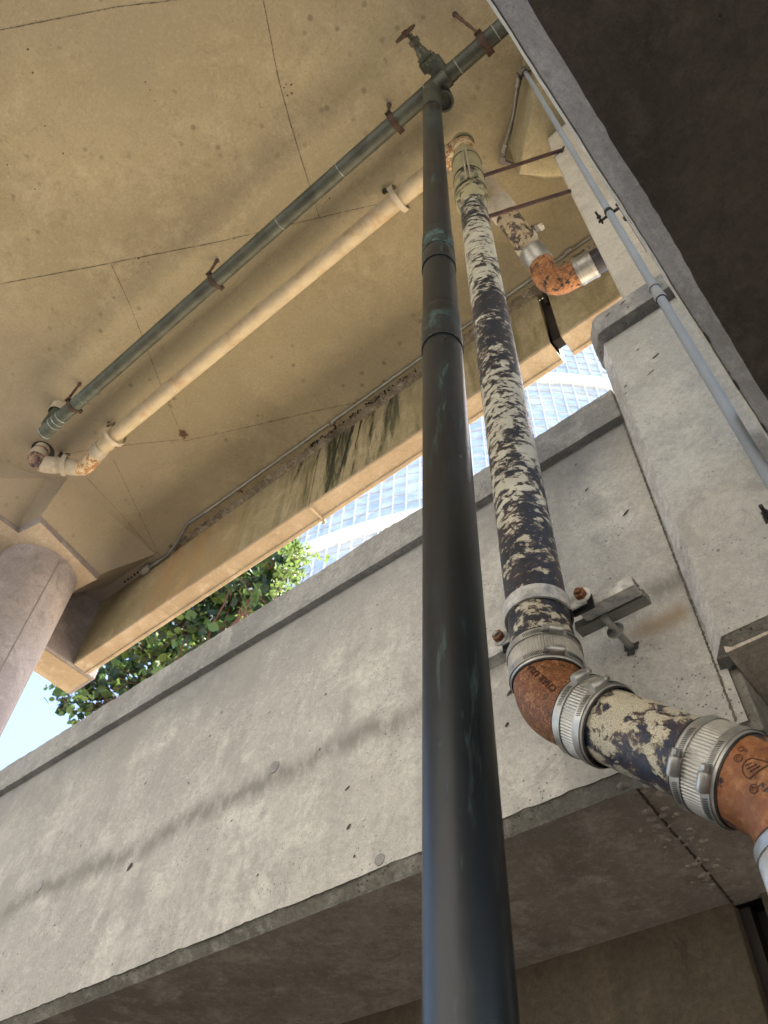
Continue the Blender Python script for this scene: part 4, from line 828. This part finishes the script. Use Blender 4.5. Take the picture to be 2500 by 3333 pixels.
def conduit_clamp(s, label, first=None):
    c_ = c_top + dirc * s; e = empty('conduit_clamp', c_, label, 'clamp', GC)
    m = MB(); m.strap(c_, dirc, -Y, RP + .0006, .016, .0022, -1.9, 1.9, 28); m.obox(c_ + X * .024 + Y * .006, X, dirc, Y, .028, .016, .0026); m.obox(c_ - X * .024 + Y * .006, X, dirc, Y, .028, .016, .0026)
    m.obox(c_ + X * .036 + Y * .035, Y, dirc, X, .06, .014, .0026); m.build('strap', DARKSTEEL, e, ang=40)
    m = MB(); p = c_ - X * .030 - Y * .004; m.tube([p + Y * .02, p - Y * .022], .0033, 12); hexnut(m, p + Y * .0, -Y, .0068, .006); p = c_ + X * .03; m.tube([p - Y * .01, p + Y * .17], .0033, 12); hexnut(m, p - Y * .002, -Y, .0068, .006); hexnut(m, p + Y * .05, -Y, .009, .012); m.build('bolt', DARKSTEEL, e, ang=30)
ts = lambda px, py: min((( (c_top + dirc * (k * .002)) .copy(), k * .002) for k in range(1, 2600)), key=lambda q: (RW[0].dot(q[0]) / RW[2].dot(q[0]) * FPX + CX - px) ** 2 + (RW[1].dot(q[0]) / RW[2].dot(q[0]) * FPX + CY - py) ** 2)[1]
conduit_clamp(ts(1985, 690), 'dark steel clamp holding the grey conduit high on the tall wall')
conduit_clamp(ts(2530, 1665), 'dark steel clamp of the grey conduit at the right edge, only its bolt in view')
conduit_clamp(.10, 'small dark clamp at the top end of the grey conduit under the deck')

# ================================================================ STEEL CONDUIT along the deck corner
sc_ = empty('ceiling_conduit', (-1.5, 1.76, 4.47), 'thin galvanised conduit along the deck beside the edge beams, bending down at its left end', 'conduit')
ZK = 4.478
cpts = [Vector((1.0, 1.757, ZK)), Vector((-1.0, 1.758, ZK)), aZ(679, 1661, ZK), aZ(612, 1705, ZK), aZ(575, 1768, ZK), aZ(545, 1808, 4.462), aZ(500, 1838, 4.46), aZ(470, 1856, 4.46)]
m = MB(); m.tube(cpts[:3], .0105, 20); m.build('tube', PVC_GREEN, sc_)
m = MB(); m.tube(fillet(cpts[2:], .10, 8), .0112, 20); m.build('offset_bend', plain('dull_grey_bend', (.19, .20, .20), .5, .3, var=.3), sc_)
GCS = plain('grey_coupling_steel', (.27, .25, .22), .5, .5)
for (px, py) in ((1850, 818), (1640, 975), (1080, 1378), (775, 1592), (679, 1661), (514, 1829)):
    m = MB(); p = aZ(px, py, ZK) if px > 600 else aZ(px, py, 4.462); p = Vector((p.x, p.y, ZK if px > 600 else 4.462)); dv = X if px > 600 else (cpts[6] - cpts[5]); m.lathe(p, p + dv, [(-.022, .0135), (-.020, .015), (-.012, .015), (-.011, .0135), (.011, .0135), (.012, .015), (.020, .015), (.022, .0135)], 20); m.build('coupling', GCS, sc_)
m = MB(); p = aZ(478, 1851, 4.455); dv = (cpts[7] - cpts[5]).normalized(); m.obox(p + dv * .02, dv, Z.cross(dv), Z, .085, .045, .04); m.build('end_box', plain('grey_box', (.33, .31, .27), .6, .2), sc_, bevel=.006)
for (px, py) in ((1745, 900), (1083, 1385), (784, 1605)):
    m = MB(); p = aZ(px, py, ZK); m.strap((p.x, 1.757, ZK), X, -Z, .0115, .014, .0018, -2.0, 2.0, 16); m.obox((p.x, 1.785, HC - .003), X, Y, Z, .014, .03, .002); hexnut(m, (p.x, 1.788, HC - .004), -Z, .006, .006); m.build('strap', RUST_NUT, sc_)

# ================================================================ TOWER beyond
gt = empty('glass_tower', (-41, 69, -1.55), 'curved pale blue glass tower with white grid and band, seen through the gap', 'building')
CT, RT = Vector((-41.2, 69.2, 0)), 41.5
tglass = NT('tower_glass'); xyz = tglass.sep(); n1 = tglass.noise(.5, 4, .6, vec=tglass.scaled(1, 1, 2.5)); n2 = tglass.noise(3, 5, .7, vec=tglass.scaled(.6, .6, 6))
gcol = tglass.mix(tglass.ramp(n1, .4, .62), (.44, .54, .68), (.70, .76, .84)); gcol = tglass.mix(tglass.ramp(n2, .52, .68, 0, .7), gcol, (.24, .36, .60)); TG = tglass.out(gcol, .15, .1, None, .8)
WHITE = plain('white_facade_metal', (.88, .89, .90), .5, var=.08, scale=.5); GREYM = plain('grey_mullion', (.58, .60, .61), .5, var=.1, scale=.5)
a_lo, a_hi = math.radians(-128), math.radians(-8)
def tp_(a, r, z): return Vector((CT.x + math.cos(a) * r, CT.y + math.sin(a) * r, z))
m = MB(); NA = 76; ROW = 1.32; z0, NR = 0, 76; rnd = random.Random(4)
for i in range(NA):
    for j in range(NR):
        aa, ab = a_lo + (a_hi - a_lo) * i / NA, a_lo + (a_hi - a_lo) * (i + 1) / NA; dz = rnd.uniform(-.05, .05); za, zb = -1.5 + j * ROW, -1.5 + (j + 1) * ROW
        m.add([tp_(aa, RT + dz * .5, za), tp_(ab, RT - dz * .5, za), tp_(ab, RT - dz * .5 + dz, zb), tp_(aa, RT + dz * .5 + dz, zb)], [(0, 1, 2, 3)])
m.build('curtain_wall', TG, gt, smooth=False)
m = MB()
for i in range(NA + 1):
    a = a_lo + (a_hi - a_lo) * i / NA; q = Vector((math.cos(a), math.sin(a), 0)); m.obox(CT + q * (RT + .1) + Z * 49, q, Z.cross(q), Z, .25, .075, 101)
m.build('mullions', WHITE, gt, smooth=False)
m = MB()
for j in range(NR + 1):
    z = -1.5 + j * ROW
    for i in range(NA):
        aa, ab = a_lo + (a_hi - a_lo) * i / NA, a_lo + (a_hi - a_lo) * (i + 1) / NA; am = (aa + ab) / 2; q = Vector((math.cos(am), math.sin(am), 0)); m.obox(CT + q * (RT + .03) + Z * z, q, Z.cross(q), Z, .14, (ab - aa) * RT, .05)
m.build('transoms', GREYM, gt, smooth=False)
for zz in (31.0, 51.4, 71.9, 92):
    m = MB()
    for i in range(NA):
        aa, ab = a_lo + (a_hi - a_lo) * i / NA, a_lo + (a_hi - a_lo) * (i + 1) / NA; am = (aa + ab) / 2; q = Vector((math.cos(am), math.sin(am), 0)); m.obox(CT + q * (RT + .35) + Z * zz, q, Z.cross(q), Z, .8, (ab - aa) * RT * 1.02, .9)
    m.build('floor_band', WHITE, gt, smooth=False)

# ================================================================ TREE beyond the parapet
tree = empty('leafy_tree', (-9, 6.2, .93), 'backlit leafy tree with reddish twigs between the edge beam and the parapet wall', 'tree')
leafm = []
for nm, col in (('leaf_light', (.115, .175, .04)), ('leaf_mid', (.065, .115, .034)), ('leaf_dark', (.018, .038, .016))):
    t = NT(nm); c_ = t.mix(t.noise(6, 3, .6), tuple(x * .7 for x in col), col); mt = t.out(c_, .5, 0, None, .4)
    tr_ = t.n('BsdfTranslucent', Color=t.mix(.5, c_, tuple(min(1, x * 2.6) for x in col))); mx = t.n('MixShader'); t.set(mx.inputs[0], .36); t.t.links.new(t.b.outputs[0], mx.inputs[1]); t.t.links.new(tr_.outputs[0], mx.inputs[2])
    t.t.links.new(mx.outputs[0], t.t.nodes['Material Output'].inputs[0]); leafm.append(mt)
TWIG = plain('reddish_twig', (.12, .05, .035), .8)
rnd = random.Random(77)
def leaf(mb, p, size, rnd):
    n = Vector((rnd.gauss(0, 1), rnd.gauss(0, 1), rnd.gauss(0, .7) + .6)).normalized(); u = n.orthogonal().normalized(); u = Matrix.Rotation(rnd.uniform(0, 6.28), 3, n) @ u; v = n.cross(u); b = rnd.uniform(.05, .2) * size
    out = [(0, 0), (.30, .38), (.62, .42), (.86, .22), (1.0, 0), (.86, -.22), (.62, -.42), (.30, -.38)]
    pts = [p + u * (a - .1) * size + v * c_ * size * .95 - n * b * abs(c_) * 2 for a, c_ in out] + [p + u * .5 * size + n * b * .3]
    mb.add(pts, [(8, i, (i + 1) % 8) for i in range(8)])
# clumps given as directions in the gap, at various depths
clumps = []
for (px, py, r, n, y) in ((205, 2270, .25, 26, 5.6), (255, 2215, .22, 20, 5.6), (330, 2235, .5, 110, 5.9), (400, 2180, .6, 170, 6.2), (470, 2120, .6, 170, 6.0), (420, 2080, .5, 120, 6.6), (560, 2120, .65, 200, 6.6), (600, 2030, .6, 170, 6.2), (700, 2050, .6, 170, 6.6), (540, 1980, .5, 120, 7.0),
                          (690, 1960, .6, 180, 6.4), (780, 1960, .55, 170, 6.8), (760, 1880, .55, 150, 6.2), (850, 1900, .5, 150, 6.4), (820, 1830, .5, 120, 6.6), (900, 1850, .42, 110, 6.2), (920, 1780, .30, 55, 6.2), (870, 1780, .42, 100, 6.4), (960, 1820, .22, 26, 6.0), (640, 1900, .5, 110, 7.2),
                          (300, 2300, .5, 110, 5.9), (480, 2240, .7, 150, 6.4), (700, 2150, .7, 150, 6.6), (900, 1990, .6, 130, 6.6), (610, 1960, .7, 170, 7.4), (720, 1850, .6, 120, 7.4), (500, 2060, .6, 160, 7.2)):
    clumps.append((aY(px, py, y), r, n))
mbs = [MB(), MB(), MB()]; tw_ = MB()
root = Vector((-10.8, 6.6, .93))
crown_c = aY(620, 2020, 6.8)
def branch(a, b, r0, r1, n=7, wob=.10):
    pts = [a]
    for k in range(1, n): pts.append(a.lerp(b, k / n) + Vector((rnd.gauss(0, wob), rnd.gauss(0, wob), rnd.gauss(0, wob))) * (1 - k / n * .4))
    pts.append(b); return pts, [r0 + (r1 - r0) * k / n for k in range(n + 1)]
trunk_top = root.lerp(crown_c, .55); m = MB(); p_, r__ = branch(root, trunk_top, .17, .11, 8, .08); m.tube(p_, r__, 14); m.build('trunk', plain('bark', (.11, .075, .05), .9, var=.5, scale=12, bump=.6), tree)
for cpos, r, n in clumps:
    p_, r__ = branch(trunk_top, cpos, .045, .012, 8, .12); tw_.tube(p_, r__, 7)
    for k in range(max(5, n // 6)):
        e2 = cpos + Vector((rnd.gauss(0, r * .6), rnd.gauss(0, r * .6), rnd.gauss(0, r * .6))); p_, r__ = branch(cpos, e2, .009, .003, 5, .04); tw_.tube(p_, r__, 5)
    for k in range(int(n * .95)):
        p = cpos + Vector((rnd.gauss(0, r * .42), rnd.gauss(0, r * .5), rnd.gauss(0, r * .42))); w = rnd.random(); leaf(mbs[0 if w < .16 + (.5 if cpos.x > -7.6 else 0) else 1 if w < .48 else 2], p, rnd.uniform(.10, .27) * (.72 if cpos.x > -8 else 1), rnd)
tw_.build('branches', TWIG, tree)
for mb_, mt, nm in zip(mbs, leafm, ('crown', 'crown', 'crown')): mb_.build(nm, mt, tree, smooth=False)
# loose shoots with small leaves in front of the tower
sh = empty('climbing_shoots', aY(960, 1800, 5.4), 'thin shoots with small bright leaves hanging in front of the glass tower', 'vine')
m = MB(); lm = MB(); rnd = random.Random(15)
for A_, B_ in (((905, 1790), (1062, 1818)), ((930, 1800), (1010, 1775)), ((900, 1850), (985, 1872)), ((910, 1880), (1000, 1850)), ((890, 1900), (975, 1912)), ((930, 1840), (980, 1895)), ((950, 1780), (1000, 1835)), ((150, 2240), (205, 2222)), ((215, 2262), (300, 2270)), ((880, 1930), (960, 1925)), ((920, 1760), (950, 1795)), ((960, 1790), (965, 1760))):
    a = aY(*A_, 5.4); b = aY(*B_, 5.2); p_, r__ = branch(a, b, .006, .002, 14, .02); m.tube(p_, r__, 5)
    for k, p in enumerate(p_):
        for _ in range(3): leaf(lm, p + Vector((rnd.gauss(0, .03), rnd.gauss(0, .03), rnd.gauss(0, .03))), rnd.uniform(.04, .085), rnd)
m.build('stems', TWIG, sh); lm.build('leaves', leafm[0], sh, smooth=False)
